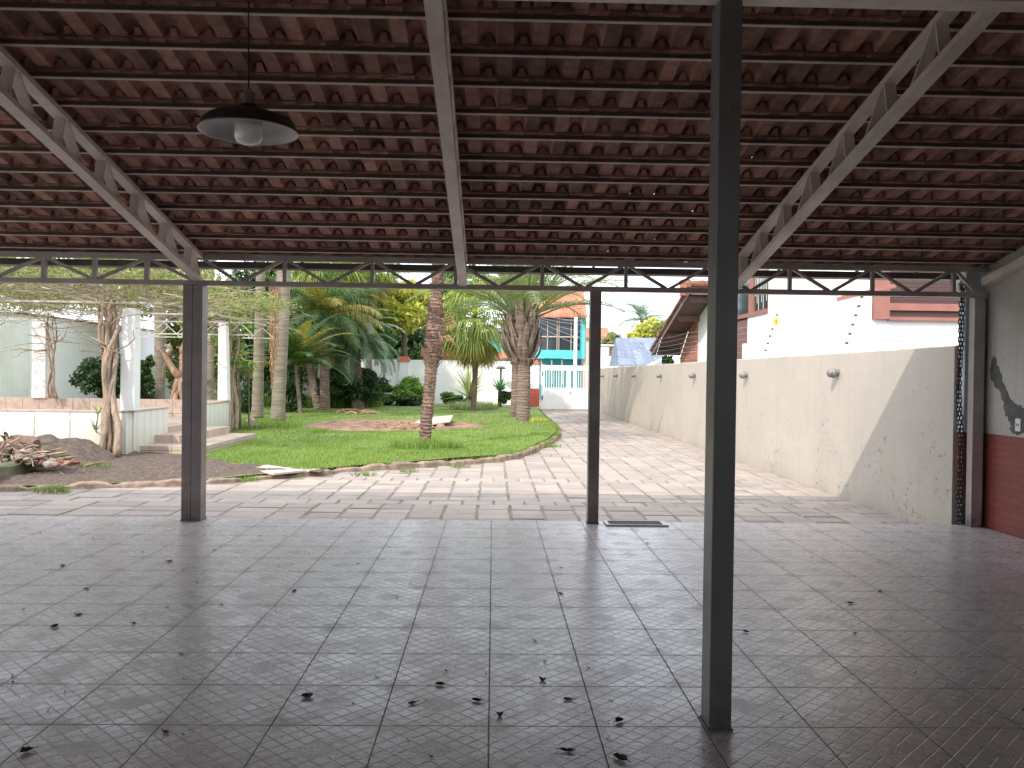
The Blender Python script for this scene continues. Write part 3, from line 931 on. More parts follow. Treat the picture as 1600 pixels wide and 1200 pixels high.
def web(a, b_, parent, wd=0.034, dp_=0.03, mat='steel_mid', up=(0, 1, 0)):
    B().bar(a, b_, dp_, wd, up).build('web_bar', M[mat], parent)


zb0, zt0 = 2.35, 2.555
lowX = [PXx for PXx in [P(x, 430, ET_Y).x for x in (445, 582, 712, 847, 978, 1110, 1234, 1363, 1490)]]
for i, x in enumerate(lowX):
    B().box(x - 0.017, x + 0.017, ET_Y - 0.02, ET_Y + 0.02, zb0, zt0).build('web_bar', M['steel_mid'], et)
    nx = lowX[i + 1] if i + 1 < len(lowX) else 4.9
    mid = (x + nx) / 2 if i + 1 < len(lowX) else 4.86
    web((x + 0.03, ET_Y, zt0 + 0.005), (mid - 0.02, ET_Y, zb0 - 0.005), et)
    if i + 1 < len(lowX): web((nx - 0.03, ET_Y, zt0 + 0.005), (mid + 0.02, ET_Y, zb0 - 0.005), et)
web((lowX[0] - 0.03, ET_Y, zt0 + 0.005), (lowX[0] - 0.42, ET_Y, zb0 - 0.005), et)
web((P(318, 410, ET_Y).x, ET_Y, zt0 + 0.005), (lowX[0] - 0.46, ET_Y, zb0 - 0.005), et)
lft = [P(x, 430, ET_Y).x for x in (306, 230, 148.5, 69, -11, -92, -172, -252, -330, -410)]
for i, x in enumerate(lft):
    if i: B().box(x - 0.022, x + 0.022, ET_Y - 0.02, ET_Y + 0.02, zb0, zt0).build('web_bar', M['steel_mid'], et)
    if i + 1 < len(lft):
        nx = lft[i + 1]
        top0 = (i % 2 == 1)
        a = (x - 0.02, ET_Y, zt0 if top0 else zb0); c = (nx + 0.02, ET_Y, zb0 if top0 else zt0)
        web(a, c, et)

# sloping rafter trusses ---------------------------------------------------
zraf = lambda y: 4.094 - SL * y


def rafter(x, y0, y1, gusset=0):
    b = B(); n = Vector((0, SL, 1)).normalized()
    a = Vector((x, y0, zraf(y0))); c = Vector((x, y1, zraf(y1)))
    b.bar(a + n * 0.018, c + n * 0.018, 0.085, 0.036, n)
    r = b.build('rafter_truss', M['steel'], cp)
    ta = Vector((x, y0, zbat(y0))); tc = Vector((x, y1, zbat(y1)))
    B().bar(ta - n * 0.02, tc - n * 0.02, 0.085, 0.036, n).build('top_chord', M['steel'], r)
    L = y1 - y0; k = max(2, round(L / 0.62)); d = L / k
    for i in range(k):
        ya = y1 - i * d; ym = ya - d * 0.5; yb = ya - d
        lo = lambda q: Vector((x, q, zraf(q))) + n * 0.036
        hi = lambda q: Vector((x, q, zbat(q))) - n * 0.038
        B().bar(lo(ya - 0.03), hi(ym + 0.06), 0.07, 0.012, n).build('web_bar', M['steel'], r)
        B().bar(hi(ym + 0.02), lo(ym - 0.04), 0.07, 0.012, (0, 1, 0)).build('web_bar', M['steel'], r)
    return r


XRAF = [P(305, 438, 8.2).x, P(722.5, 448, 8.2).x, P(1152, 443, 8.2).x]
for x in XRAF: rafter(x, RIDGE_Y + 0.08, 8.29)
rafter(-5.75, RIDGE_Y + 0.08, 8.29)
# channel lying against the right-hand wall
n = Vector((0, SL, 1)).normalized()
B().bar(Vector((4.9, 3.6, zraf(3.6) + 0.06)), Vector((4.9, 8.29, zraf(8.29) + 0.12)), 0.09, 0.075, n).build('wall_channel', M['steel'], cp)

# ridge truss, posts --------------------------------------------------------
rt_ = B().box(-8.6, 4.93, 3.42, 3.52, 3.022, 3.075).build('ridge_truss', M['steel'], cp)
B().box(-8.6, 4.93, 3.44, 3.52, 3.53, 3.585).build('top_chord', M['steel'], rt_)
k = 0; x = -8.4
while x < 4.5:
    B().bar((x, 3.48, 3.075), (x + 0.33, 3.48, 3.53), 0.04, 0.03, (0, 1, 0)).build('web_bar', M['steel'], rt_)
    B().bar((x + 0.37, 3.48, 3.53), (x + 0.70, 3.48, 3.075), 0.04, 0.03, (0, 1, 0)).build('web_bar', M['steel'], rt_)
    x += 0.72


def post(x0, x1, y0, y1, z1, two=False, mat='steel_dark'):
    b = B()
    if two:
        xm = (x0 + x1) / 2
        b.box(x0, xm - 0.0015, y0, y1, 0.0, z1).box(xm + 0.0015, x1, y0, y1, 0.0, z1)
    else: b.box(x0, x1, y0, y1, 0, z1)
    o = b.build('post', M[mat], cp, bevel=0.004)
    B().box(x0 - 0.006, x1 + 0.006, y0 - 0.006, y1 + 0.006, 0.0, 0.009).build('weld_foot', M['cement'], o)
    return o


q = G(1107.5, 1149, 0)
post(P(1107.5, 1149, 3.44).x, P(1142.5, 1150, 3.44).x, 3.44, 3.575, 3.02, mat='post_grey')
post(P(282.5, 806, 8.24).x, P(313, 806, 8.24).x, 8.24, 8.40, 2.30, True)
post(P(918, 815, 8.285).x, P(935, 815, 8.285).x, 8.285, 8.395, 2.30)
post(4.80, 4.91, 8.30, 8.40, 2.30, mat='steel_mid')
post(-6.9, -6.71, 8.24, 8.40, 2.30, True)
# gutter --------------------------------------------------------------------
gb = B().box(-8.6, 4.75, 8.50, 8.51, 2.50, 2.563).box(-8.6, 4.75, 8.65, 8.66, 2.50, 2.563).box(-8.6, 4.75, 8.51, 8.65, 2.50, 2.508)
gu = gb.build('gutter', M['gutter'], cp)
for px in (478, 600, 740, 925, 1210, 1330, 1420):
    x = P(px, 415, 8.6).x
    B().bar((x, 8.36, 2.59), (x, 8.50, 2.55), 0.025, 0.012).build('gutter_bracket', M['gutter'], gu)
x = P(1503, 440, 8.58).x
B().lathe((x, 8.58, 2.385), [(0.035, 0), (0.05, 0.015), (0.05, 0.115)], 16, cap=True).build('gutter_outlet', M['alu'], gu, smooth=True)

# ================================================================== right-hand wall
WX = 4.955
rw = thing('side_wall', (5.1, 4, 0), 'tall old wall with grey plaster above a red painted brick dado along the carport', 'wall')
ya, yb = -3.2, 8.42
b = B().prism([(WX, ya, 0.94), (WX, yb, 0.94), (WX, yb, zbat(yb) + 0.03), (WX, RIDGE_Y, zbat(RIDGE_Y) + 0.03), (WX, ya, 2.9)], (0.25, 0, 0))
b.build('plaster_face', M['plaster_in'], rw)
B().box(WX + 0.003, WX + 0.247, ya, yb, -0.2, 0.94).build('brick_dado', M['dado'], rw)
# raw cement scar running down the plaster
sc_px = [(1549, 560), (1556, 558), (1560, 572), (1567, 596), (1574, 612), (1583, 626), (1592, 634), (1600, 637), (1612, 650), (1616, 668), (1600, 676), (1590, 679), (1580, 676), (1578, 662), (1572, 648), (1568, 630), (1561, 610), (1553, 600), (1548, 590)]
pts = [PXW(x_, y_, WX) for x_, y_ in sc_px]
sp = []
for i, p in enumerate(pts):
    qn = pts[(i + 1) % len(pts)]
    for t in (0, .33, .66):
        w_ = p.lerp(qn, t); sp.append(w_ + Vector((0, random.uniform(-.02, .02), random.uniform(-.015, .015))))
sp = [Vector((WX - 0.004, min(p.y, 8.41), p.z)) for p in sp]
B().prism(sp, (0.006, 0, 0)).build('cement_patch', M['cement'], rw)
B().box(WX - 0.008, WX + 0.01, 8.37, 8.418, 0.0, 2.3).build('cement_patch', M['cement'], rw)
oy = PXW(1592, 664, WX)
so = thing('wall_socket', (WX, oy.y, oy.z), 'small white power socket on the plaster just above the red brick', 'socket')
B().box(WX - 0.012, WX + 0.0, oy.y - 0.04, oy.y + 0.04, oy.z - 0.06, oy.z + 0.06).build('cover_plate', M['plastic'], so, bevel=0.003)
B().box(WX - 0.0145, WX - 0.012, oy.y - 0.018, oy.y - 0.008, oy.z - 0.012, oy.z + 0.012).box(WX - 0.0145, WX - 0.012, oy.y + 0.008, oy.y + 0.018, oy.z - 0.012, oy.z + 0.012).build('socket_holes', M['black'], so)

# pier between side wall and cream wall
pr = thing('wall_pier', (4.95, 8.6, 0), 'narrow pier behind the corner post with pale plaster over red brick', 'pier')
B().box(4.80, 5.3, 8.46, 8.58, 0.94, 3.2).build('plaster_face', M['pier'], pr)
B().box(4.803, 5.3, 8.463, 8.58, 0.33, 0.94).build('brick_dado', M['dado'], pr)
B().box(4.803, 5.3, 8.463, 8.58, -0.3, 0.33).build('plinth', M['cement'], pr)
pv = [P(x_, y_, 8.457) for x_, y_ in ((1514, 560), (1518, 545), (1524, 560), (1524, 600), (1516, 615), (1513, 590))]
B().prism(pv, (0, 0.005, 0)).build('cement_patch', M['cement'], pr)

# unseen wall behind the camera, kept low so that light comes in over it
hb = thing('unseen_rear_wall', (-2, -3.3, 0), 'unseen plain plastered wall behind the viewer, kept low to let light in', 'wall')
B().box(-9, WX, -3.45, -3.2, -0.2, 1.75).build('plaster_face', M['plaster_in'], hb)

# long cream wall ------------------------------------------------------------
cw = B()
n = 90
for side in (0, 1):
    pass
topz = lambda y: 1.83 + 0.008 * noise.noise(Vector((0, y * 1.3, 0))) + 0.012 * noise.noise(Vector((0, y * 5, 2)))
ys = [8.6 + (40.9 - 8.6) * i / 260 for i in range(261)]
for y_ in ys:
    cw.v += [(4.77, y_, -0.3), (4.77, y_, topz(y_) - 0.012), (4.782, y_, topz(y_)), (4.94, y_, topz(y_)), (4.95, y_, topz(y_) - 0.012), (4.95, y_, -0.3)]
for i in range(260):
    for k in range(5): cw.f.append((6 * i + k, 6 * i + k + 1, 6 * i + k + 7, 6 * i + k + 6))
cw.f.append((5, 4, 3, 2, 1, 0)); cw.f.append(tuple(260 * 6 + k for k in range(6)))
solo(cw, 'boundary_wall', M['cream'], 'long cream rendered wall along the right of the driveway with small lamps on it', 'wall')

# wall lamps ------------------------------------------------------------------
lab = ['grey dome wall lamp on the cream wall, nearest to the carport', 'second wall lamp on the cream wall, just right of the tall near post', 'third wall lamp on the cream wall, just left of the tall near post',
       'fourth wall lamp from the near end of the row on the cream wall', 'fifth wall lamp of the row, beside the shadow band on the cream wall', 'sixth wall lamp of the row on the cream wall, before the last two',
       'second to last small wall lamp near the far end of the cream wall', 'farthest wall lamp on the cream wall, beside the gate']
wl = None
for i, (px, py) in enumerate([(1302, 582), (1162, 585.5), (1082, 586.5), (1030, 586.5), (990, 586.5), (962, 586.5), (941, 587), (925.5, 587)]):
    p = PXW(px, py, 4.70); loc = (4.77, p.y, p.z)
    if wl is None:
        wl = thing('wall_lamp', loc, lab[0], 'wall lamp', 'lamps along the cream wall')
        c = Vector(loc)
        B().lathe(c, [(0.0, 0.0), (0.045, 0.0), (0.045, 0.02), (0.03, 0.03)], 16, axis=(-1, 0, 0)).build('base', M['lamp_grey'], wl, smooth=True)
        B().lathe(c, [(0.03, 0.025), (0.066, 0.05), (0.072, 0.085), (0.060, 0.095)], 20, axis=(-1, -0.0, -0.1)).build('hood', M['lamp_grey'], wl, smooth=True)
        B().lathe(c, [(0.060, 0.088), (0.058, 0.12), (0.045, 0.145), (0.02, 0.158), (0.0, 0.16)], 20, axis=(-1, -0.0, -0.1)).build('glass', M['lamp_grey'], wl, smooth=True)
    else: dup(wl, loc, lab[i])

# ================================================================== pendant lamp
c = P(388.5, 207, 3.78)
pl = thing('pendant_lamp', tuple(c), 'black enamel pendant lamp with white inside and frosted glass hanging from the roof', 'lamp')
ax = Vector((-0.012, 0.0, 1)).normalized()
R_ = 0.214
B().lathe(c, [(R_, -0.002), (R_ + 0.003, 0.004), (R_ * 0.985, 0.018), (R_ * 0.93, 0.042), (R_ * 0.83, 0.06), (R_ * 0.6, 0.078), (R_ * 0.33, 0.09), (0.05, 0.096), (0.045, 0.118), (0.036, 0.12)], 56, axis=ax).build('shade', M['black'], pl, smooth=True)
B().lathe(c, [(R_ + 0.002, 0.0), (R_ - 0.004, -0.002), (R_ * 0.97, 0.016), (R_ * 0.91, 0.038), (R_ * 0.815, 0.054), (R_ * 0.6, 0.072), (R_ * 0.3, 0.084), (0.0, 0.086)], 56, axis=ax).build('shade_lining', M['enamel'], pl, smooth=True)
B().lathe(c, [(0.058, 0.06), (0.06, 0.0), (0.061, -0.022), (0.052, -0.042), (0.03, -0.052), (0.0, -0.054)], 32, axis=ax).build('glass', M['frost'], pl, smooth=True)
B().lathe(c, [(0.062, 0.066), (0.064, 0.03), (0.06, 0.028)], 32, axis=ax).build('collar', M['enamel'], pl, smooth=True)
B().lathe(c, [(0.043, 0.118), (0.028, 0.124), (0.028, 0.175), (0.014, 0.18), (0.01, 0.192), (0, 0.194)], 24, axis=ax).build('socket', M['alu'], pl, smooth=True)
ctop = c + ax * 0.18
B().tube([ctop, Vector((ctop.x - 0.004, ctop.y, c.z + 0.5)), Vector((ctop.x, ctop.y, zbat(ctop.y) + 0.02))], 0.0035, 6).build('cord', M['black'], pl)

# ================================================================== rain chain
tp = P(1503, 452, 8.46); bt = P(1497, 826, 8.46)
rc = thing('rain_chain', (tp.x, 8.46, 0), 'dark rusty double chain hanging from the gutter outlet beside the corner post', 'chain')
for sgn in (-1, 1):
    b = B(); z = 2.42; i = 0
    while z > -0.12:
        t = (2.42 - z) / 2.5
        x = tp.x + (bt.x - tp.x) * t + sgn * (0.019 + 0.006 * math.sin(z * 7 + sgn)) + 0.012 * math.sin(z * 3.1)
        rot = (i % 2) * R(75) + sgn * 0.25 + random.uniform(-.35, .35)
        if i % 2 == 0: rot = random.uniform(-.4, .4)
        u = Vector((math.cos(rot), math.sin(rot), 0)); h = 0.029; wd = 0.0145; pts = []
        for (a, c_) in ((-1, -.55), (-1, .55), (-.6, 1), (.6, 1), (1, .55), (1, -.55), (.6, -1), (-.6, -1), (-1, -.55)):
            pts.append(Vector((x, 8.46 + sgn * 0.012, z)) + u * (a * wd) + Vector((0, 0, c_ * h)))
        b.tube(pts, 0.0056, 5, cap=False)
        z -= 0.0445; i += 1
    b.build('chain_strand', M['chain'], rc, smooth=True)

# drain grate in the floor edge ------------------------------------------------
g0 = P(945, 818, 8.3).x; g1 = g0 + 0.61
dg = thing('floor_grate', ((g0 + g1) / 2, 8.28, 0), 'dark metal drain grate lying at the edge of the tiled floor', 'grate')
B().box(g0, g1, 8.16, 8.18, 0, 0.016).box(g0, g1, 8.39, 8.41, 0, 0.016).box(g0, g0 + 0.03, 8.18, 8.39, 0, 0.016).box(g1 - 0.05, g1, 8.18, 8.39, 0, 0.016).build('frame', M['alu'], dg)
b = B(); b.box(g0 + 0.03, g1 - 0.05, 8.18, 8.39, 0.001, 0.005)
b.build('well', M['black'], dg)
b = B()
for i in range(12): b.box(g0 + 0.03, g1 - 0.05, 8.188 + i * 0.017, 8.194 + i * 0.017, 0.005, 0.013)
b.build('bars', M['gutter'], dg)

# ================================================================== dead leaves on the floor
big = [(98, 883, 'wiggly thin dead leaf on the floor tiles at the far left'), (265, 876, 'curled dead leaf on the tiles a little nearer than the left double post'), (123, 959, 'flattened dark leaf just above the large leaf at the left of the floor'),
       (86, 978, 'large dark curled leaf at the left of the tiled floor'), (460, 922, 'curled dead leaf lying on a grout line left of the floor centre'), (41, 1172, 'thin brownish leaf in the lower left corner of the floor'),
       (480, 1087, 'long black curled leaf in the lower left of the floor'), (876, 926, 'pointed black leaf on a grout line nearer than the slim far post'), (848, 1061, 'upright dark leaf bit between the grout lines left of the tall near post'),
       (687, 1068, 'flat streaky leaf fragment crossing a tile joint near the floor centre'), (644, 1097, 'round dark leaf on the tile nearest the floor centre, left of the middle joint'), (745, 1093, 'smudged flat leaf stain just left of the middle tile joint'),
       (888, 1091, 'curled light brown leaf left of the foot of the tall near post'), (781, 1116, 'dark leaf bit just right of the middle tile joint'), (968, 1125, 'lumpy black leaf on the tile left of the foot of the tall near post'),
       (887, 1171, 'large black leaf near the bottom edge, left of the tall near post'), (969, 1183, 'large ragged black leaf at the bottom edge, closest to the tall near post'), (1329, 941, 'curled dead leaf on the tiles in the middle of the right side of the floor'),
       (1336, 988, 'flat dead leaf lying on the row joint at the right of the floor'), (1375, 923, 'small upright leaf on the tiles right of the curled one'), (1166, 986, 'small dark leaf right beside the tall near post'),
       (136, 919, 'small curled leaf on the tiles at left, beyond the two large dark leaves'), (209, 973, 'small round leaf right of the large leaf at the left of the floor'), (259, 1142, 'worn leaf on a diagonal joint in the lower left of the floor')]
small = [(64, 831), (261, 948), (347, 944), (284, 1021), (288, 1061), (102, 1081), (19, 1056), (21, 1065), (288, 1147), (552, 1098), (589, 1057), (319, 836), (334, 859), (300, 925), (304, 932), (484, 865), (308, 909),
         (642, 911), (620, 933), (877, 886), (993, 943), (698, 1047), (851, 1033), (956, 1094), (674, 1181), (639, 1157), (950, 1152), (1270, 870), (1577, 853), (1599, 1108), (1011, 848), (145, 780 + 60), (222, 862), (405, 837), (36, 951), (430, 953), (75, 1108), (560, 880), (760, 1052), (836, 1000), (1100, 1175), (1220, 1120), (1430, 1050), (920, 1042)]


def curl_leaf(x, y, L, seed):
    r = random.Random(seed); b = B(); az = r.uniform(0, 6.28); ux = Vector((math.cos(az), math.sin(az), 0)); uy = Vector((-ux.y, ux.x, 0))
    nseg = 7; wd = L * r.uniform(0.28, 0.5); cv = r.uniform(0.6, 1.6); n0 = len(b.v); curl = r.uniform(0.6, 1.4)
    for i in range(nseg + 1):
        t = i / nseg; s = (t - 0.5) * L; hw = wd * math.sin(math.pi * (0.06 + 0.9 * t)) ** 0.8 * r.uniform(0.7, 1.15)
        zc = 0.001 + L * 0.10 * cv * (2 * t - 1) ** 2 * r.uniform(0.6, 1.1)
        for k in (-1, -0.5, 0, 0.5, 1):
            q = Vector((x, y, 0)) + ux * s + uy * (hw * math.sin(k * curl) / max(curl, .6)) + Vector((0, 0, zc + hw * (1 - math.cos(k * curl)) * 1.1 + r.uniform(0, 0.002)))
            b.v.append(tuple(q))
    for i in range(nseg):
        for k in range(4): b.f.append((n0 + i * 5 + k, n0 + i * 5 + k + 1, n0 + i * 5 + k + 6, n0 + i * 5 + k + 5))
    e = Vector((x, y, 0)) - ux * L * 0.5
    b.tube([e + Vector((0, 0, 0.012)), e - ux * L * 0.18 + Vector((0, 0, 0.006)), e - ux * L * 0.3 + uy * L * 0.06 + Vector((0, 0, 0.012))], 0.0016, 4)
    return b


for i, (px, py, lb) in enumerate(big):
    q = G(px, py, 0.008); L = {3: .064, 6: .062, 15: .066, 16: .07, 10: .042}.get(i, .046 if i < 18 else .032)
    if py < 930: L *= 1.1
    o = solo(curl_leaf(q.x, q.y, L, i), 'dead_leaf', M['deadleaf_b'] if i in (12, 5, 23) else M['deadleaf'], lb, 'dead leaf', 'dead leaves on the tiled floor', smooth=True)
for i, (px, py) in enumerate(small):
    q = G(px, py, 0.006); L = random.uniform(0.010, 0.019) * (1.3 if py < 900 else 1)
    solo(curl_leaf(q.x, q.y, L, 100 + i), 'leaf_crumb', M['deadleaf'], 'tiny dark crumb of dead leaf on the tiled floor', 'leaf crumb', 'leaf crumbs on the tiled floor', smooth=True)
# ================================================================== THE GARDEN
def sub(name, b, mat, parent, **k):
    return b.build(name, M[mat], parent, **k)


# ---- back wall and gate
bwall = thing('garden_wall', (-7, BY, 0), 'white rendered wall closing the garden at the back, left of the gate', 'wall')
B().box(-17, 1.96, BY, BY + 0.2, -0.3, 2.16).build('wall', M['white_wall'], bwall)
for i, (px, py, wpx) in enumerate([(631, 565, 20), (729, 566, 14)]):
    q = P(px, py, BY - 0.08); w_ = wpx / 2 * BY / F_PX
    B().box(q.x - w_ * 0.8, q.x + w_ * 0.8, BY - 0.08, BY, 0, 2.1).build('pillar', M['white_wall'], bwall)
    o = B(); z = 2.1
    o.quadbox([(q.x - w_, BY - 0.16, z), (q.x + w_, BY - 0.16, z), (q.x + w_, BY + 0.3, z), (q.x - w_, BY + 0.3, z), (q.x - w_ * .6, BY - 0.02, z + 0.22), (q.x + w_ * .6, BY - 0.02, z + 0.22), (q.x + w_ * .6, BY + 0.2, z + 0.22), (q.x - w_ * .6, BY + 0.2, z + 0.22)])
    o.build('cap', M['red_paint'], bwall)
GY = 39.3
gx0 = P(846, 600, GY).x; gx1 = 4.76
pq = thing('gate_pillar', (gx0 - 0.3, GY, 0), 'white gate pillar with red foot and red cap beside the thick palm', 'pillar')
xa, xb = P(828, 600, GY).x, P(842.5, 600, GY).x
B().box(xa, xb, GY, GY + 0.45, 0.85, 2.0).build('shaft', M['white_clean'], pq)
B().box(xa - 0.01, xb + 0.01, GY - 0.01, GY + 0.45, 0.0, 0.85).build('foot', M['red_paint'], pq)
B().box(xa, xb, GY, GY + 0.45, -0.2, 0.0).build('base', M['white_clean'], pq)
z = 2.0
B().quadbox([(xa - .05, GY - 0.06, z), (xb + .05, GY - 0.06, z), (xb + .05, GY + 0.5, z), (xa - .05, GY + 0.5, z), (xa + .15, GY + 0.1, z + 0.26), (xb - .15, GY + 0.1, z + 0.26), (xb - .15, GY + 0.35, z + 0.26), (xa + .15, GY + 0.35, z + 0.26)]).build('cap', M['red_paint'], pq)
gt = thing('driveway_gate', ((gx0 + gx1) / 2, GY, ZD), 'white metal driveway gate with vertical bars above solid sheet panels', 'gate')
ztop = P(880, 571, GY).z; zbt = P(880, 579, GY).z; zbb = P(880, 606, GY).z; z0 = ZD + 0.06
xm0, xm1 = P(886, 600, GY).x, P(892, 600, GY).x
fr = B(); fr.box(gx0, gx0 + 0.16, GY - 0.02, GY + 0.08, z0, ztop + 0.03)
fr.box(gx1 - 0.14, gx1, GY - 0.02, GY + 0.08, z0, ztop).box(gx0 + 0.16, gx1 - 0.14, GY - 0.02, GY + 0.08, zbt, ztop)
fr.box(xm0, xm1, GY - 0.01, GY + 0.06, z0, zbt)
sub('frame', fr, 'white_metal', gt)
sh = B(); sh.box(gx0 + 0.16, xm0, GY + 0.01, GY + 0.04, z0, zbb).box(xm1, gx1 - 0.14, GY + 0.01, GY + 0.04, z0, zbb)
sub('sheet_panel', sh, 'white_metal', gt)
xx = gx0 + 0.24
while xx < gx1 - 0.16:
    if not (xm0 - 0.03 < xx < xm1 + 0.03): B().box(xx - 0.014, xx + 0.014, GY + 0.012, GY + 0.038, zbb, zbt).build('bar', M['white_metal'], gt)
    xx += 0.115
B().lathe((P(891.5, 614, GY).x, GY - 0.02, P(891.5, 614, GY).z), [(0, 0), (0.035, 0.0), (0.035, -0.02), (0, -0.025)], 12, axis=(0, 1, 0)).build('lock', M['gutter'], gt)
for zz in (P(880, 584, GY).z, P(880, 622, GY).z):
    B().box(gx0 + 0.02, gx0 + 0.07, GY - 0.05, GY - 0.02, zz - 0.1, zz + 0.1).build('hinge', M['gutter'], gt)

# ---- high boundary walls on the left
lw = thing('left_boundary_wall', (-17.2, 22, 0), 'high mildewed grey wall on the far left, ending behind a pergola column', 'wall')
B().box(-17.3, -17.0, 12, 31.2, -0.3, 3.42).build('wall', M['grey_wall'], lw)
B().box(-17.34, -16.96, 12, 31.2, 3.42, 3.5).build('coping', M['cement'], lw)
lw2 = thing('left_boundary_wall', (-17.5, 40, 0), 'high pale blue grey wall behind the pergola terrace', 'wall')
B().box(-17.6, -17.3, 31.2, 52, -0.3, 3.45).build('wall', M['blue_wall'], lw2)
B().box(-17.63, -17.27, 31.2, 52, 3.45, 3.53).build('coping', M['cement'], lw2)

# ---- pergola terrace
TX0, TX1, TY0, TY1 = -17.0, -6.42, 14.9, 20.8
TZ = 0.745
te = thing('pergola_terrace', (-11, 18, 0), 'raised tiled terrace with low stained white walls, steps and white pergola columns', 'terrace')
B().box(TX0, TX1 - 0.26, TY0 + 0.26, TY1 - 0.26, -0.3, 0.36).build('terrace_floor', M['pink_tile'], te)


def low_wall(x0, x1, y0, y1, name='low_wall'):
    o = B().box(x0, x1, y0, y1, -0.3, TZ - 0.03).build(name, M['white_tile'], te)
    B().box(x0 - 0.012, x1 + 0.012, y0 - 0.012, y1 + 0.012, TZ - 0.03, TZ).build('coping', M['pink_tile'], o)
    return o


low_wall(TX0, TX1 - 0.02, TY0, TY0 + 0.25)
low_wall(TX1 - 0.24, TX1, TY0 + 0.262, 16.75)
low_wall(TX1 - 0.24, TX1, 19.0, 20.56)
B().box(TX0, TX1, 20.58, 20.8, -0.3, 0.76).build('low_wall', M['pink_tile'], te)
B().box(TX0, TX1 - 0.26, TY0 + 0.25, TY0 + 0.262, 0.36, TZ - 0.03).build('inner_tiles', M['pink_tile'], te)
B().box(TX1 - 0.252, TX1 - 0.24, TY0 + 0.262, 16.75, 0.36, TZ - 0.03).build('inner_tiles', M['pink_tile'], te)
B().box(-6.42, -5.28, 15.45, 18.9, -0.2, 0.085).build('step', M['pink_tile'], te)
B().box(-6.42, -5.9, 16.1, 18.95, 0.085, 0.235).build('step', M['pink_tile'], te)
B().box(-6.66, -6.42, 16.76, 18.99, 0.0, 0.355).build('step', M['pink_tile'], te)


def column(x, y, w_, z0, z1, mat='white_wall', tap=0.0):
    b = B(); h = w_ / 2
    b.quadbox([(x - h, y - h, z0), (x + h, y - h, z0), (x + h, y + h, z0), (x - h, y + h, z0), (x - h, y - h, z1), (x + h - tap, y - h, z1), (x + h - tap, y + h, z1), (x - h, y + h, z1)])
    return b.build('column', M[mat], te, bevel=0.01)


c1 = P(203, 640, 15.05).x
column(c1, 15.06, 0.25, TZ, 2.55)
column(P(350, 600, 20.4).x, 20.42, 0.24, 0.76, 2.62, tap=0.06)
column(P(66, 600, 20.7).x, 20.69, 0.33, 0.76, 2.6)
column(-11.2, 15.06, 0.27, TZ, 2.55)
column(-15.6, 20.69, 0.3, 0.76, 2.6)
column(-15.9, 15.06, 0.27, TZ, 2.55)
lath = B()
for yy in (15.06, 17.9, 20.69): lath.bar((-17, yy, 2.66 + 0.01 * (yy > 16)), (-5.9, yy, 2.66), 0.03, 0.035)
for yy in (20.69, 22.6):
    lath.bar((-9.6, yy, 2.36), (-5.9, yy, 2.36), 0.03, 0.03)
    for k in range(6):
        a = -9.6 + k * 0.62
        lath.bar((a, yy, 2.36), (a + 0.31, yy, 2.64), 0.02, 0.02); lath.bar((a + 0.31, yy, 2.64), (a + 0.62, yy, 2.36), 0.02, 0.02)
for xx in [-16.5 + 2.6 * k for k in range(5)]: lath.bar((xx, 14.6, 2.71), (xx, 22.6, 2.71), 0.03, 0.035)
sub('pergola_laths', lath, 'lath', te)

# ---- vines ---------------------------------------------------------------------


def wander(p, q, n, amp, seed, sag=0.0):
    r = random.Random(seed); p = Vector(p); q = Vector(q); o = []
    ph = [r.uniform(0, 6.28) for _ in range(3)]
    for i in range(n + 1):
        t = i / n; e = math.sin(math.pi * t)
        v = p.lerp(q, t) + Vector((math.sin(t * 7 + ph[0]) * amp, math.sin(t * 6 + ph[1]) * amp, math.sin(t * 5 + ph[2]) * amp * 0.4 - sag * e)) * (0.25 + e)
        v += Vector((r.uniform(-1, 1), r.uniform(-1, 1), r.uniform(-.4, .4))) * amp * 0.22
        o.append(v)
    return o


def vine(base, top, label, nstem, spread, seed, rad=0.045, foot=0.25):
    r = random.Random(seed); base = Vector(base); top = Vector(top)
    v = thing('climbing_vine', tuple(base), label, 'vine')
    b = B(); joins = []
    for i in range(nstem):
        a = i / nstem * 6.28; o = Vector((math.cos(a), math.sin(a), 0))
        pts = wander(base + o * foot * r.uniform(.5, 1.2), top + o * spread * r.uniform(.2, 1) + Vector((0, 0, r.uniform(-.3, .25))), 18, 0.09, seed * 31 + i)
        mid = base.lerp(top, 0.45)
        for k, p in enumerate(pts):      # stems pinch together and twist about each other
            t = k / 18; g = 1 - 0.8 * math.exp(-((t - 0.4) / 0.26) ** 2)
            ax = base.lerp(top, t); rel = p - ax; tw = t * 3.0; c, s = math.cos(tw), math.sin(tw)
            pts[k] = ax + Vector((rel.x * c - rel.y * s, rel.x * s + rel.y * c, rel.z)) * g
        rr = rad * r.uniform(.55, 1.15)
        b.tube(pts, [rr * (1.15 - 0.65 * k / 18) for k in range(19)], 7, jit=0.12)
        joins.append(pts[-1]); joins.append(pts[-4]); joins.append(pts[-7])
    b.build('stem', M['vine'], v, smooth=True)
    t = B()
    for i in range(26):
        p = r.choice(joins); a = r.uniform(0, 6.28); l = r.uniform(0.5, 1.5)
        q = p + Vector((math.cos(a) * l, math.sin(a) * l * .8, r.uniform(-0.35, 0.8)))
        q.z = min(q.z, 2.95)
        t.tube(wander(p, q, 7, 0.10, seed * 77 + i), [0.014, 0.012, 0.011, 0.010, 0.008, 0.006, 0.004, 0.003], 4, cap=False)
    t.build('twigs', M['vine'], v)
    return v


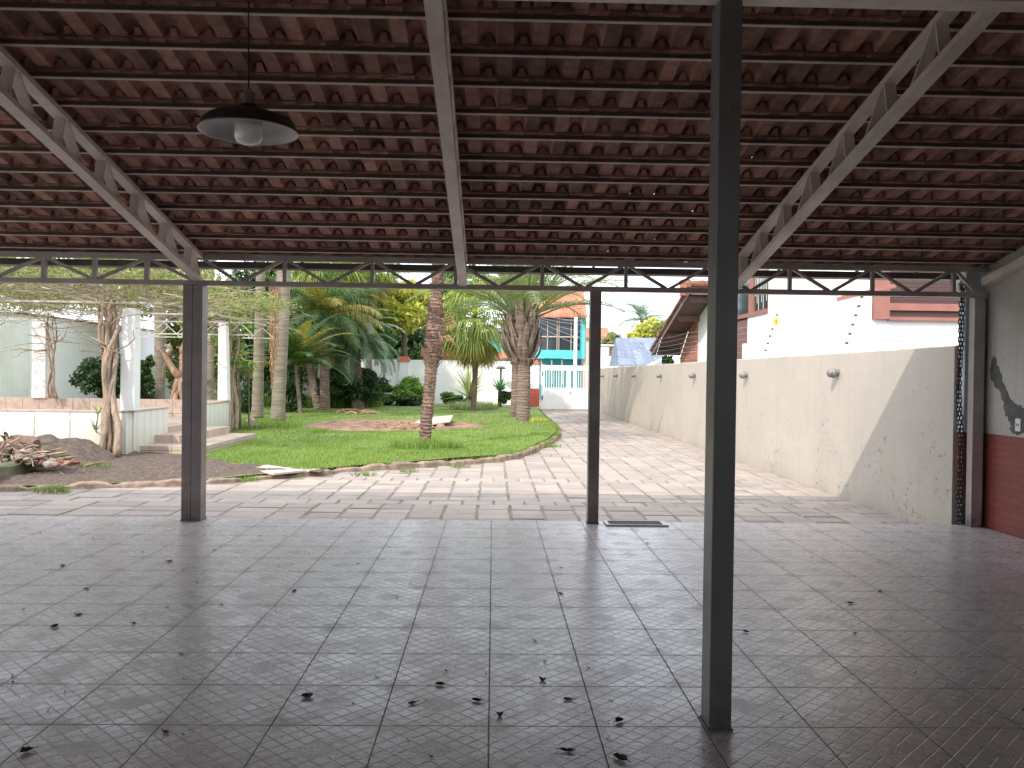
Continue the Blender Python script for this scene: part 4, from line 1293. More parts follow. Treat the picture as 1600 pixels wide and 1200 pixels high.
vb = P(172, 690, 14.5); vb.z = 0.0
vine(vb, (c1 - 0.3, 14.85, 2.6), 'thick pale twisted vine climbing the sunlit corner column of the pergola', 8, 0.3, 3, 0.052, 0.17)
vq = P(84, 620, 20.4)
vine((vq.x, 20.4, 0.76), (vq.x - 0.1, 20.4, 2.75), 'thin brown vine climbing beside the pergola column at the far left', 4, 0.12, 5, 0.03, 0.08)
vq = P(366, 655, 20.9)
vine((vq.x, 20.9, 0.0), (P(355, 520, 20.7).x + 0.1, 20.7, 2.8), 'dark vine trunk leaning against the column by the terrace steps', 3, 0.25, 8, 0.06, 0.1)
vq = P(332, 640, 21.4)

# the tangle of bare vine twigs on top of the pergola: one mass nobody could count
tg = B(); rv = random.Random(12)
for i in range(1500):
    x = rv.uniform(-14.5, -5.3); y = rv.uniform(13.9, 22.5) if rv.random() < .6 else rv.uniform(13.9, 16.5)
    z = 2.72 + abs(rv.gauss(0, 0.28)) + (0.1 if x < -8 else 0)
    if rv.random() < 0.22: z -= rv.uniform(0, 0.35)
    a = rv.uniform(0, 6.28); l = rv.uniform(0.5, 1.7)
    q = (x + math.cos(a) * l, y + math.sin(a) * l, max(2.35, z + rv.uniform(-0.4, 0.4)))
    rr = rv.choice([0.004, 0.005, 0.006, 0.007, 0.012])
    tg.tube(wander((x, y, z), q, 5, 0.12, i), [rr, rr * .9, rr * .8, rr * .7, rr * .5, rr * .3], 3, cap=False)
tm = thing('vine_canopy', (-10, 18, 2.6), 'tangled mat of bare vine twigs with sparse yellow green leaves covering the pergola', 'vine canopy')
tg.build('twigs', M['twig'], tm)
cl = [(rv.uniform(-14.5, -5.4), rv.uniform(13.8, 22.5), 3.0 + abs(rv.gauss(0, .25)), rv.uniform(.3, .9), rv.uniform(.3, .9), 0.25) for _ in range(130)]
leaves('leaves', cl, 26000, 0.042, M['leaf_olive'], tm, 5, 0.1)

# ---- driftwood stump on the terrace edge
dw = thing('driftwood_stump', tuple(P(279, 621, 21.2)), 'twisted pinkish bare stump with horn-like branches standing behind the terrace', 'tree stump')
b = B(); base = P(279, 640, 21.2)
for i in range(7):
    a = i * 0.9
    b.tube(wander(base + Vector((math.cos(a) * .17, math.sin(a) * .14, 0)), P(282 + 4 * math.cos(a), 583, 21.2), 8, 0.03, 200 + i), [0.075, .07, .07, .065, .06, .06, .055, .05, .05], 7, jit=.15)


def pxtube(pts, r0, r1, Y=21.2, amp=0):
    w_ = [P(x, y, Y + amp * math.sin(i)) for i, (x, y) in enumerate(pts)]; n = len(w_)
    b.tube(w_, [r0 + (r1 - r0) * i / (n - 1) for i in range(n)], 7, jit=.1)


pxtube([(280, 590), (272, 580), (264, 566), (258, 556), (250, 546), (243, 541)], .10, .03)
pxtube([(258, 556), (264, 551), (268, 546), (266, 541), (260, 539), (256, 541)], .05, .02)
pxtube([(262, 562), (256, 572), (254, 584), (252, 594)], .02, .008)
pxtube([(282, 588), (284, 575), (285, 560), (284, 548), (286, 538), (289, 531)], .085, .035)
pxtube([(284, 548), (279, 543), (275, 542)], .035, .012)
pxtube([(286, 600), (296, 585), (303, 568), (308, 560)], .09, .03)
pxtube([(268, 572), (278, 582), (284, 590)], .05, .07)
b.build('stump', M['driftwood'], dw, smooth=True)

# ---- planting bed edge, soil mound, debris on the left
mb_ = B()
e0 = G(-30, 752, -0.02); e1 = G(205, 699, 0.0)
n_ = 26; prev = None
for i in range(n_ + 1):
    t = i / n_; p = e0.lerp(e1, t); d = (e1 - e0).normalized(); nn = Vector((-d.y, d.x, 0))
    w_ = 0.16 + 0.03 * noise.noise(p * 2); h = 0.12 + 0.05 * noise.noise(p * 1.5 + Vector((3, 3, 0)))
    k = len(mb_.v)
    for (a, z) in ((0, -0.1), (0.0, h * .8), (0.04, h), (w_, h + .01), (w_ + .03, h * .8), (w_ + .03, -0.1)):
        q = p + nn * a; mb_.v.append((q.x + 0.02 * noise.noise(p * 7), q.y, z + 0.015 * noise.noise(q * 8)))
    if prev is not None:
        for j in range(5): mb_.f.append((prev + j, prev + j + 1, k + j + 1, k + j))
    prev = k
mb_.f.append(tuple(prev + j for j in range(6)))
solo(mb_, 'planter_edge', M['mosskerb'], 'mossy low concrete edge of the planting bed in front of the terrace', 'kerb')


def mound(name, c, rx, ry, h, mat, label, cat, seed=0, res=44):
    b = B(); n0 = 0
    for i in range(res + 1):
        for j in range(res + 1):
            u = -1 + 2 * i / res; v = -1 + 2 * j / res; r = math.hypot(u, v)
            z = max(0, 1 - r * r) ** 0.9 * h * (1 + 0.3 * noise.noise(Vector((u * 2, v * 2, seed)))) + 0.05 * h * noise.noise(Vector((u * 9, v * 9, seed))) + 0.12 * h * noise.noise(Vector((u * 5, v * 5, seed))) - 0.03
            b.v.append((c[0] + u * rx, c[1] + v * ry, c[2] + z))
    for i in range(res):
        for j in range(res):
            a = i * (res + 1) + j; b.f.append((a, a + res + 1, a + res + 2, a + 1))
    return solo(b, name, M[mat], label, cat, smooth=True)


mound('soil_mound', (-7.25, 14.1, 0.0), 0.95, 0.75, 0.36, 'mound', 'heap of loose dark soil piled in front of the terrace wall', 'soil heap', 2)
mound('soil_mound', (-8.6, 13.0, -0.04), 1.9, 1.9, 0.15, 'soil', 'low spread of dark soil under the wood debris at the far left', 'soil heap', 5)
dbp = thing('debris_pile', (-7.3, 12.6, 0.05), 'pile of broken branches and bleached wood scraps at the far left of the garden', 'debris pile')
rd = random.Random(9); b = B()
for i in range(230):
    px = rd.gauss(22, 32); Y_ = rd.uniform(12.1, 13.1); h = max(0.06, 0.42 - abs(px - 14) * 0.0042)
    z = rd.uniform(0.06, h); a = rd.uniform(0, 6.28); l = rd.uniform(.12, .5); q = P(px, 700, Y_)
    p1 = Vector((q.x, Y_, z)); p2 = p1 + Vector((math.cos(a) * l, math.sin(a) * l * .6, rd.uniform(-.14, .14))); p2.z = max(p2.z, 0.05)
    b.tube([p1, p1.lerp(p2, .5) + Vector((0, 0, rd.uniform(-.02, .03))), p2], [rd.uniform(.008, .03)] * 2 + [.008], 5)
b.build('branches', M['debris'], dbp)
b = B()
for i in range(60):
    px = rd.gauss(40, 26); Y_ = rd.uniform(12.0, 12.9); s_ = rd.uniform(.03, .09); q = P(px, 700, Y_)
    b.rock((q.x, Y_, 0.09 + rd.uniform(0, max(.02, .20 - abs(px - 20) * .003))), s_ * rd.uniform(.8, 1.5), s_, s_ * rd.uniform(.6, 1.1), i)
b.build('rubble', M['rubble'], dbp)
lg = B(); p1 = P(22, 686, 12.9); p2 = P(58, 693, 12.6)
lg.tube([p1, p1.lerp(p2, .3), p1.lerp(p2, .7), p2], [.07, .095, .09, .06], 9, jit=.22)
solo(lg, 'log', M['redwood'], 'reddish split log lying on top of the debris pile', 'log')
b = B(); q = P(90, 722, 12.3)
for i in range(10): b.rock((q.x + rd.uniform(-.2, .22), q.y + rd.uniform(-.15, .15), 0.08 + rd.uniform(0, .06)), rd.uniform(.04, .09), rd.uniform(.03, .06), rd.uniform(.02, .045), i + 50, 0)
solo(b, 'brick_rubble', M['brickbit'], 'scatter of broken red brick lumps beside the debris pile', 'rubble')
# pebbles on the bare soil, nobody could count them
b = B()
for i in range(900):
    px = rd.uniform(20, 400); py = rd.uniform(715, 754); q = G(px, py, 0)
    if not inside(soil_poly, q.x, q.y): continue
    s = rd.uniform(.004, .012) * (1.8 if rd.random() < .06 else 1); z = zsoil(q.x, q.y)
    a = rd.uniform(0, 3.14); ca, sa = math.cos(a) * s, math.sin(a) * s; n = len(b.v)
    b.v += [(q.x - ca, q.y - sa, z), (q.x + sa, q.y - ca, z), (q.x + ca, q.y + sa, z), (q.x - sa, q.y + ca, z), (q.x, q.y, z + s * .5)]
    b.f += [(n, n + 1, n + 4), (n + 1, n + 2, n + 4), (n + 2, n + 3, n + 4), (n + 3, n, n + 4)]
tag(b.build('soil_crumbs', M['debris']), 'pale crumbs and clods scattered over the dark soil bed', 'crumbs', kind='stuff')

# ---- boards and stones on the lawn


def board(pxs, z, t, name, mat, label, cat):
    w_ = [G(x, y, z) for x, y in pxs]
    return solo(B().prism([p - Vector((0, 0, t)) for p in w_], (0, 0, t)), name, M[mat], label, cat)


board([(370, 729), (420, 726), (476, 734.5), (428, 739.5)], -0.052, 0.03, 'cement_board', 'slabwhite', 'large pale cement board lying on the soil just inside the kerb', 'board')
board([(446, 729), (468, 728), (500, 732.5), (482, 735)], -0.06, 0.025, 'cement_board', 'slabwhite', 'smaller pale board lying against the right end of the larger board', 'board')
q1 = [G(x, y, 0.09) for x, y in [(648, 662), (662, 654), (708, 654), (703, 663), (676, 664)]]
q1[2].z += 0.08; q1[3].z += 0.05
solo(B().prism(q1, (0, 0, 0.03)), 'white_board', M['slabwhite'], 'pale warped board lying on the orange dirt behind the thin palm', 'board')
q = G(392, 670, 0.0)
solo(B().rock((q.x, q.y, 0.12), .13, .12, .2, 3).rock((q.x + .12, q.y - .05, 0.05), .12, .1, .1, 7), 'white_stone', M['rubble'], 'pale upright stone on the lawn beside the terrace steps', 'stone')
b = B()
for i in range(16):
    q = G(rd.uniform(522, 566), rd.uniform(642, 647), 0.02); a = rd.uniform(-.5, .5); l = rd.uniform(.2, .7)
    b.tube([q, q + Vector((l * .5, a * l, .08)), q + Vector((l, 2 * a * l, .02))], .03, 5)
solo(b, 'fallen_fronds', M['frond_dead'], 'dry brown fallen palm debris lying on the grass at the back of the lawn', 'fallen fronds')
b = B()
for i in range(60):
    q = G(rd.gauss(625, 30), rd.uniform(660, 669), 0.05); b.rock((q.x, q.y, .05), rd.uniform(.03, .16), rd.uniform(.03, .16), rd.uniform(.02, .08), i)
solo(b, 'earth_clods', M['dirt'], 'brown clods heaped in the orange dirt patch left of the thin palm', 'earth clods')

# ---- grass blades: dense and uncountable
rng = np.random.default_rng(3)


def grass(name, n, sampler, hgt, wid, mat, label, seed=0, parent=None, lean=0.4):
    pts = np.array(sampler(n)); n = len(pts)
    az = rng.uniform(0, 6.283, n); l = rng.uniform(.5, 1.3, n) * hgt; le = rng.uniform(.0, lean, n)
    dist = np.maximum(1, pts[:, 1] / 16); wv = wid * dist
    side = np.stack([np.cos(az), np.sin(az), np.zeros(n)], 1) * wv[:, None] / 2
    fw = np.stack([-np.sin(az), np.cos(az), np.zeros(n)], 1)
    tip = pts + fw * (l * le)[:, None] + np.array([0, 0, 1]) * l[:, None]
    V = np.stack([pts - side, pts + side, tip], 1)
    return quads_mesh(name, V, 3, M[mat], parent)


clump_c = []
for _ in range(170):
    q = G(random.uniform(330, 880), 639 + 100 * random.random() ** .9, 0.0); clump_c.append((q.x, q.y, random.uniform(.06, .28)))


def lawn_sample(n):
    o = []
    for _ in range(9000):
        p = random.choice(inner)
        if p.x < -3.0: continue
        o.append((p.x + random.uniform(-.03, .12), p.y + random.uniform(0, .16), -0.07))
    while len(o) < n:
        px = random.uniform(300, 885); py = 637 + (745 - 637) * random.random() ** 0.8
        q = G(px, py, 0.0)
        if random.random() < .28:
            c_ = random.choice(clump_c); q = Vector((c_[0] + random.gauss(0, c_[2]), c_[1] + random.gauss(0, c_[2]), 0))
        if not inside(lawn_poly, q.x, q.y) or q.y > BY: continue
        if inside(soil_poly, q.x, q.y) and random.random() < .985: continue
        if inside(dp, q.x, q.y) and random.random() < (.86 if noise.noise(Vector((q.x * .9, q.y * .9, 4))) > .1 else .985): continue
        if -6.7 < q.x < -5.2 and 15.3 < q.y < 19.1: continue
        if q.x < -6.4 and q.y < 20.9: continue
        o.append((q.x, q.y, zlawn(q.x, q.y) - 0.01))
    return o


tag(grass('lawn_grass', 90000, lawn_sample, 0.058, 0.011, 'leaf_grass', ''), 'short bright green grass covering the lawn', 'grass', kind='stuff')


def tuft(px, py, r, n, h, name, mat, label, cat, wid=0.012, z=0.0, lean=0.8):
    c = G(px, py, z); pts = []
    for _ in range(n):
        a = random.uniform(0, 6.28); q = r * random.random() ** .6
        pts.append((c.x + math.cos(a) * q, c.y + math.sin(a) * q * .7, z - 0.01))
    o = grass(name, n, lambda m: pts, h, wid, mat, '', lean=lean)
    return tag(o, label, cat)


tuft(666, 698, 0.75, 2600, 0.17, 'grass_tuft', 'leaf_grass', 'longer grass growing round the foot of the thin leaning palm', 'grass tuft')
tuft(738, 638, 1.1, 1500, 0.30, 'grass_tuft', 'yucca', 'low pale grassy mound in front of the spiky yucca', 'grass tuft', z=.05)
tuft(505, 634, 2.6, 5200, 0.42, 'grass_tuft', 'leaf_weed', 'bank of long grass at the foot of the dark palm clump', 'grass tuft', wid=.014, z=.02)
tuft(395, 668, 1.3, 2600, 0.22, 'grass_tuft', 'leaf_grass', 'unmown grass round the pale stone beside the steps', 'grass tuft')
tuft(834, 658, 0.42, 500, 0.12, 'grass_tuft', 'leaf_yellow', 'yellowish patch of grass right of the thick palm foot', 'grass tuft', z=.02)
for px, py, r, n, lb in [(390, 750, .18, 130, 'weed growing on the kerb in front of the large cement board'), (72, 768, .2, 150, 'weed growing at the kerb foot at the far left'), (94, 768, .16, 120, 'small weed at the kerb foot, right beside the far left one'),
                         (570, 742, .22, 120, 'weed in the paving joints at the kerb, below the lawn centre'), (718, 729, .2, 110, 'weed at the kerb foot directly below the thin palm'), (640, 737, .16, 90, 'small weed at the kerb foot left of the thin palm'),
                         (862, 698, .2, 120, 'weed at the kerb foot in the bend of the kerb'), (186, 697, .35, 300, 'weeds growing at the foot of the thick twisted vine'), (250, 702, .35, 260, 'weeds at the foot of the stained white corner wall'),
                         (150, 728, .3, 200, 'green weeds along the mossy planter edge')]:
    tuft(px, py, r, int(n * .7), .09, 'weed', 'leaf_weed', lb, 'weed', z=-.13 if py > 725 and px > 200 else (-.12 if py > 760 else 0.0), lean=1.2)

# ================================================================== PALMS AND TREES


def ringed(b, pts, rad, k=12, ring=0.11, amp=0.05, jit=0.03):
    """trunk with leaf-scar rings"""
    L = sum((Vector(pts[i + 1]) - Vector(pts[i])).length for i in range(len(pts) - 1)); n = int(L / ring * 3)
    P_, R_q = [], []
    cum = [0]
    for i in range(len(pts) - 1): cum.append(cum[-1] + (Vector(pts[i + 1]) - Vector(pts[i])).length)
    for j in range(n + 1):
        s = L * j / n; i = 0
        while i < len(pts) - 2 and cum[i + 1] < s: i += 1
        t = (s - cum[i]) / (cum[i + 1] - cum[i])
        p = Vector(pts[i]).lerp(Vector(pts[i + 1]), t); r = rad[i] + (rad[i + 1] - rad[i]) * t
        r *= 1 + (amp if j % 3 == 0 else (0 if j % 3 == 1 else -amp * .5)) + random.uniform(-.02, .02)
        P_.append(p + Vector((random.uniform(-.004, .004), random.uniform(-.004, .004), 0))); R_q.append(r)
    b.tube(P_, R_q, k, jit=jit)


def boots(b, base, top, r0, r1, n, size, out=0.5, seed=0, w=0.6):
    """stubs of old leaf bases around a trunk"""
    r = random.Random(seed); base = Vector(base); top = Vector(top)
    for i in range(n):
        t = i / n; p = base.lerp(top, t); a = i * 2.4 + r.uniform(-.2, .2); rr = r0 + (r1 - r0) * t
        o = Vector((math.cos(a), math.sin(a), 0)); sd_ = Vector((-o.y, o.x, 0)); s = size * r.uniform(.6, 1.3)
        c = p + o * rr * 0.85; tip = c + o * s * out + Vector((0, 0, s)); k = len(b.v); ww = s * w
        b.v += [tuple(c - sd_ * ww), tuple(c + sd_ * ww), tuple(c + o * s * .25 + Vector((0, 0, s * .4))), tuple(tip - sd_ * ww * .3), tuple(tip + sd_ * ww * .3)]
        b.f += [(k, k + 1, k + 2), (k, k + 2, k + 3), (k + 1, k + 4, k + 2), (k + 2, k + 4, k + 3)]


# thin leaning fibrous palm in the lawn
TB = G(663, 697, -0.02); Yp = TB.y
tp_ = [TB] + [P(x, y, Yp) for x, y in ((666, 660), (670, 620), (674, 575), (677, 545), (680, 515), (681, 490), (682, 460), (684, 430), (686, 400))]
tp_ += [Vector((tp_[-1].x + .03, Yp, 4.6)), Vector((tp_[-1].x + .05, Yp, 5.4))]
pm = thing('fibrous_palm', tuple(TB), 'thin leaning palm with shaggy brown fibrous trunk standing in the lawn', 'palm')
b = B(); ringed(b, tp_, [.125, .118, .115, .125, .165, .18, .14, .115, .12, .12, .12, .12], 12, .075, .09, .05)
tr_ = b.build('trunk', M['trunk_fibre'], pm)
b = B(); boots(b, tp_[0] + Vector((0, 0, .1)), tp_[3], .115, .112, 130, .075, .5, 1)
boots(b, tp_[3], tp_[6], .135, .13, 110, .17, .6, 2, .5); boots(b, tp_[6], tp_[11], .11, .11, 130, .11, .5, 3)
b.build('leaf_bases', M['trunk_fibre'], tr_)
b = B(); pc = P(682, 517, Yp)
for i in range(26):
    a = rd.uniform(-1.3, 1.5); l = rd.uniform(.12, .38); o = Vector((math.cos(a), math.sin(a) * -1, 0)); p = pc + o * .12 + Vector((0, 0, rd.uniform(-.25, .25)))
    b.tube([p, p + o * l * .6 + Vector((0, 0, l * .25)), p + o * l + Vector((0, 0, -l * .3))], [.013, .01, .003], 4)
b.build('fibre_skirt', M['bark_fibre_orange'], tr_)
b = B()
for i in range(26): frond(b, tp_[-1], i * 2.4, rd.uniform(0.2, 1.3), rd.uniform(2.0, 2.5), rd.uniform(1.0, 1.6), 30, .42, .03)
b.build('crown', M['frond_mid'], pm)

# thick pair of palms beside the driveway
def thick_palm(px, py, wpx, top_px, label, seed, L=3.6, nf=34, flare=True, crown_el=(0.35, 1.45), ll=.75):
    base = G(px, py, 0.0); Y = base.y; s = Y / F_PX; r = wpx / 2 * s
    t1 = P(top_px[0], 628, Y); t2 = P(top_px[0] + 1, 560, Y); t3 = P(top_px[0] + 2, 545, Y); t4 = P(top_px[0] + 3, 500, Y)
    v = thing('date_palm', tuple(base), label, 'palm')
    b = B(); ringed(b, [base, t1, t2, t3, t4], [r * 1.0, r * 1.03, r * .92, r * .95, r * .8], 16, .09, .035, .03)
    tr = b.build('trunk', M['trunk_grey'], v)
    b = B(); rs_ = random.Random(seed)
    for i in range(64):                                 # old leaf bases flaring up like a basket
        t = i / 64; a = i * 2.4; o = Vector((math.cos(a), math.sin(a), 0)); z0_ = t2.z - 0.25 + t * (t4.z - t2.z + .35)
        c = Vector((t2.x, Y, z0_)) + o * r * .8; l = rs_.uniform(.75, 1.1); e = .55 + .35 * t
        sd_ = Vector((-o.y, o.x, 0)); tip = c + o * l * (1 - e) * 1.15 + Vector((0, 0, l)) + sd_ * rs_.uniform(-.18, .18); m = c.lerp(tip, .5) + o * .08
        lb = B()
        for p, ww in ((c, .15), (m, .105), (tip, .045)):
            ww *= rs_.uniform(.75, 1.15)
            lb.v += [tuple(p - sd_ * ww), tuple(p + o * ww * .5), tuple(p + sd_ * ww), tuple(p - o * ww * .4)]
        for j in (0, 4):
            for q_ in range(4): lb.f.append((j + q_, j + (q_ + 1) % 4, j + 4 + (q_ + 1) % 4, j + 4 + q_))
        lb.f.append((8, 9, 10, 11)); lb.build('leaf_base', M['trunk_grey'], tr)
    b = B(); c = Vector((t4.x, Y, t4.z))
    for i in range(nf):
        el = crown_el[0] + (crown_el[1] - crown_el[0]) * (i / nf); a = i * 2.4 + rs_.uniform(-.2, .2)
        o = Vector((math.cos(a), math.sin(a), 0))
        frond(b, c + o * .2, a, el + .15, L * rs_.uniform(.85, 1.1), rs_.uniform(1.0, 1.7), 46, ll, .03, vshape=.7, hang=.5, rach=.04, start=.2, fwd=.9)
    b.build('crown', M['frond_mid'], v)
    b = B()
    for i in range(16):
        a = rs_.uniform(0, 6.28); o = Vector((math.cos(a), math.sin(a), 0)); c_ = Vector((t2.x, Y, t2.z - .05)) + o * r * .95
        l = rs_.uniform(.15, .5); b.tube([c_, c_ + o * l * .7 + Vector((0, 0, .05)), c_ + o * l + Vector((0, 0, -l * .4))], [.02, .015, .005], 4)
    b.build('broken_stalks', M['trunk_grey'], tr)
    return v


thick_palm(816.5, 659, 21, (818, 0), 'front palm of the thick pair, grey ringed trunk with basket of old leaf bases', 4)
thick_palm(804, 651, 15, (806, 0), 'rear palm of the thick pair, slimmer trunk half hidden behind the front one', 7, L=3.2, nf=20, ll=.6)


def fan_palm(px, ybase, Y, wpx, cpx, Rr, label, seed, n=34, skirt=12, mat='frond_fan', pet=.7):
    random.seed(seed)
    base = P(px, ybase, Y); base.z = 0; c = P(cpx[0], cpx[1], Y)
    v = thing('fan_palm', tuple(base), label, 'palm'); r = wpx / 2 * Y / F_PX
    b = B(); ringed(b, [base, base.lerp(c, .5) + Vector((.05, 0, 0)), c], [r * 1.1, r, r], 10, .12, .05, .05)
    b.build('trunk', M['trunk_fibre'], v)
    b = B()
    for i in range(n):
        el = -0.55 + 1.9 * i / n
        fan_leaf(b, c + Vector((0, 0, .2 * i / n)), i * 2.4 + random.uniform(-.2, .2), el, pet * random.uniform(.8, 1.2), Rr * random.uniform(.85, 1.15), 26, 2.7, .75, .032)
    b.build('crown', M[mat], v)
    if skirt:
        b = B()
        for i in range(skirt):
            fan_leaf(b, c + Vector((0, 0, -.1)), i * 2.4, random.uniform(-1.2, -.7), pet * .9, Rr * .9, 18, 1.5, .5, .028)
        b.build('dying_leaves', M['frond_yel'], v)
    return v


fan_palm(740, 640, 34, 8, (742, 500), 1.15, 'fan palm with drooping yellow green leaves between the thin and the thick palms', 11, n=46, skirt=20, pet=1.0)
fan_palm(712, 620, 47, 7, (714, 452), 1.3, 'smaller fan palm farther back, its crown seen behind the thin palm top', 12, n=34, skirt=4, mat='leaf_mid')
fan_palm(487, 640, 36, 10, (500, 420), 1.5, 'tall fan palm over the dark clump with yellowing hanging leaves', 13, n=40, skirt=40, pet=1.2)
fan_palm(575, 630, 40, 9, (578, 402), 1.25, 'tall fan palm behind the blue green palm, hanging leaves at the roof edge', 14, n=36, skirt=22, pet=1.1)
random.seed(21)


def royal(px, py, w0, w1, pxt, label, mat='trunk_royal', fib=False, zt=8.2, z=0.03):
    base = G(px, py, z) if py > 630 else P(px, py, 24.0)
    if py <= 630: base.z = 0.0
    Y = base.y; s = Y / F_PX
    t = P(pxt, 440, Y); top = t + (t - base).normalized() * (zt - t.z)
    v = thing('royal_palm', tuple(base), label, 'palm')
    b = B(); ringed(b, [base, base.lerp(t, .12), base.lerp(t, .5), t, top], [w0 / 2 * s * 1.15, w0 / 2 * s, (w0 + w1) / 4 * s, w1 / 2 * s, w1 / 2 * s * .7], 16, .22, .012, .008)
    b.build('trunk', M[mat], v, smooth=True)
    b = B()
    for i in range(13): frond(b, top, i * 2.4, rd.uniform(.1, 1.3), 3.0, rd.uniform(.9, 1.5), 34, .55, .035)
    b.build('crown', M['frond_dark'], v)
    if fib:
        b = B()
        for i in range(1100):
            u = rd.random() ** .8; p = base.lerp(t, .3 + .7 * u); o = Vector((-rd.uniform(.1, 1.3), -rd.uniform(.2, .9), 0)) * (w1 / 2 * s * (.8 + .6 * u)); q_ = p + o
            l = rd.uniform(.08, .35); b.tube([q_, q_ + Vector((rd.uniform(-.05, .05), rd.uniform(-.05, .05), -l))], .008, 3, cap=False)
        b.build('hanging_fibre', M['bark_fibre_orange'], v)
    return v


royal(402, 653, 17, 14, 407, 'smooth pale grey palm trunk, left one of the two by the terrace steps')
royal(434, 656, 21, 22, 443, 'thick pale palm trunk with orange hairy fibre, right one of the two by the steps', fib=True)
royal(250, 620, 15, 18, 250, 'grey palm trunk behind the terrace, left of the double post')
royal(328, 620, 12, 10, 330, 'slim grey palm trunk behind the terrace, just right of the double post')

# dark clump of palms
def clump_palm(name, px, py, Y, wpx, cpx, label, mat, nf, L, el, droop, seed, ll=.6, hang=.5, trunks=1, nl=44, lw=.035, fm=None):
    random.seed(seed)
    base = P(px, py, Y); base.z = 0.0; c = P(cpx[0], cpx[1], Y)
    v = thing(name, tuple(base), label, 'palm'); r = wpx / 2 * Y / F_PX
    b = B(); ringed(b, [base, base.lerp(c, .6), c], [r * 1.1, r, r * .8], 14, .12, .04, .05); b.build('trunk', M['trunk_grey'], v)
    b = B(); b2 = B()
    for i in range(nf):
        e = el[0] + (el[1] - el[0]) * i / nf
        frond(b2 if (fm and i % 5 == 1) else b, c, i * 2.4 + random.uniform(-.25, .25), e, L * random.uniform(.8, 1.15), random.uniform(*droop), nl, ll, lw, vshape=.25, hang=hang, rach=.035)
    b.build('crown', M[mat], v)
    if fm: b2.build('dying_fronds', M[fm], v)
    return v


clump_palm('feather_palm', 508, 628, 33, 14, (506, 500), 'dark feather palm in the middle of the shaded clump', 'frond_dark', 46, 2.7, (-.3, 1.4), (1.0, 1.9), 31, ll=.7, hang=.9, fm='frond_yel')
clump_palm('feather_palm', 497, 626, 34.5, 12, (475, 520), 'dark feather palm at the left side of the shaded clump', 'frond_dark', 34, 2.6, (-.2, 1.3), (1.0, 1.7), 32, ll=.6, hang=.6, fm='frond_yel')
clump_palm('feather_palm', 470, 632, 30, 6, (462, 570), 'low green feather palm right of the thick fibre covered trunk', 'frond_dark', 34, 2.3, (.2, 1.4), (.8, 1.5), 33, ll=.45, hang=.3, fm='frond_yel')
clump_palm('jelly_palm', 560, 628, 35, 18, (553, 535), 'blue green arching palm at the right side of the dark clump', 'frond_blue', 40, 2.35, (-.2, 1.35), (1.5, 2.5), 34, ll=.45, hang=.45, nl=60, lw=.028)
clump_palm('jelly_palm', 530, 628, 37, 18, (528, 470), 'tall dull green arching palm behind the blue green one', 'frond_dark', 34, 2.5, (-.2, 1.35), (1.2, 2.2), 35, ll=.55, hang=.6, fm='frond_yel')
random.seed(77)


def tree(name, base, trunk_top, crown, n, size, mat, label, seed, tr=0.12, cat='tree', clumps=24, k=.36, limbs=5, shell=.3, grp=None, trunk=True, elong=1.6):
    base = Vector(base); tt = Vector(trunk_top); r = random.Random(seed)
    v = thing(name, tuple(base), label, cat, grp)
    cl = blob_clumps(*crown, clumps, k, seed)
    if trunk:
        b = B(); b.tube([base, base.lerp(tt, .5) + Vector((tr * .5, 0, 0)), tt], [tr * 1.3, tr, tr * .8], 9, jit=.06)
        for c in cl[:limbs * 2]:
            q_ = Vector(c[:3]); b.tube([tt, tt.lerp(q_, .5) + Vector((0, 0, .1)), q_], [tr * .5, tr * .3, tr * .12], 5, jit=.08)
        b.build('trunk', M['bark'], v)
    leaves('crown' if trunk else 'foliage', cl, n, size, M[mat], v, seed, shell, elong)
    return v


def treepx(name, px, Y, ytop, ybot, wpx, n, size, mat, label, seed, **kw):
    a = P(px, ytop, Y); c = P(px, ybot, Y); rz = (a.z - c.z) / 2; rx = wpx / 2 * Y / F_PX
    cz = (a.z + c.z) / 2
    return tree(name, (a.x, Y, 0), (a.x, Y, cz - rz * .4), (a.x, Y, cz, rx, min(rx, 2.6) if rx > 1 else rx, rz), n, size, mat, label, seed, **kw)


# background greenery, left to right
treepx('broadleaf_tree', 345, 33, 395, 640, 110, 12000, .12, 'leaf_olive', 'loose olive green tree behind the column by the terrace steps', 41, clumps=40, k=.26, tr=.1)
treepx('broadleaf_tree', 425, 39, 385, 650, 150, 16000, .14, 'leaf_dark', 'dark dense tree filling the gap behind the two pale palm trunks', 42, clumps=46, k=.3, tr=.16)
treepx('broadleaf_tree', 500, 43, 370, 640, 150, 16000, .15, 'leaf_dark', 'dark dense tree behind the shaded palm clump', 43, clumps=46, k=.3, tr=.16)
treepx('broadleaf_tree', 560, 45, 380, 640, 120, 9000, .14, 'leaf_mid', 'green tree behind the blue green palm', 44, clumps=34, k=.3, tr=.16)
treepx('broadleaf_tree', 300, 40, 380, 640, 130, 11000, .14, 'leaf_olive', 'pale olive tree behind the left double post', 45, clumps=40, k=.26, tr=.14)
treepx('broadleaf_tree', 180, 36, 375, 500, 260, 15000, .12, 'leaf_olive', 'wide yellowish tree spreading above the pale blue wall', 46, clumps=60, k=.2, tr=.14)
treepx('broadleaf_tree', 40, 38, 385, 490, 230, 12000, .12, 'leaf_olive', 'yellowish tree above the mildewed wall at the far left', 47, clumps=50, k=.2, tr=.14)
treepx('yellow_tree', 632, 43, 428, 524, 118, 26000, .17, 'leaf_yellow', 'bright yellow green tree behind the white wall, left of the thin palm', 48, clumps=34, k=.3, tr=.14, shell=.7)
treepx('yellow_tree', 618, 52, 425, 500, 90, 6000, .16, 'leaf_mid', 'green tree top left of the bright yellow green tree', 49, clumps=20, k=.34, tr=.14)
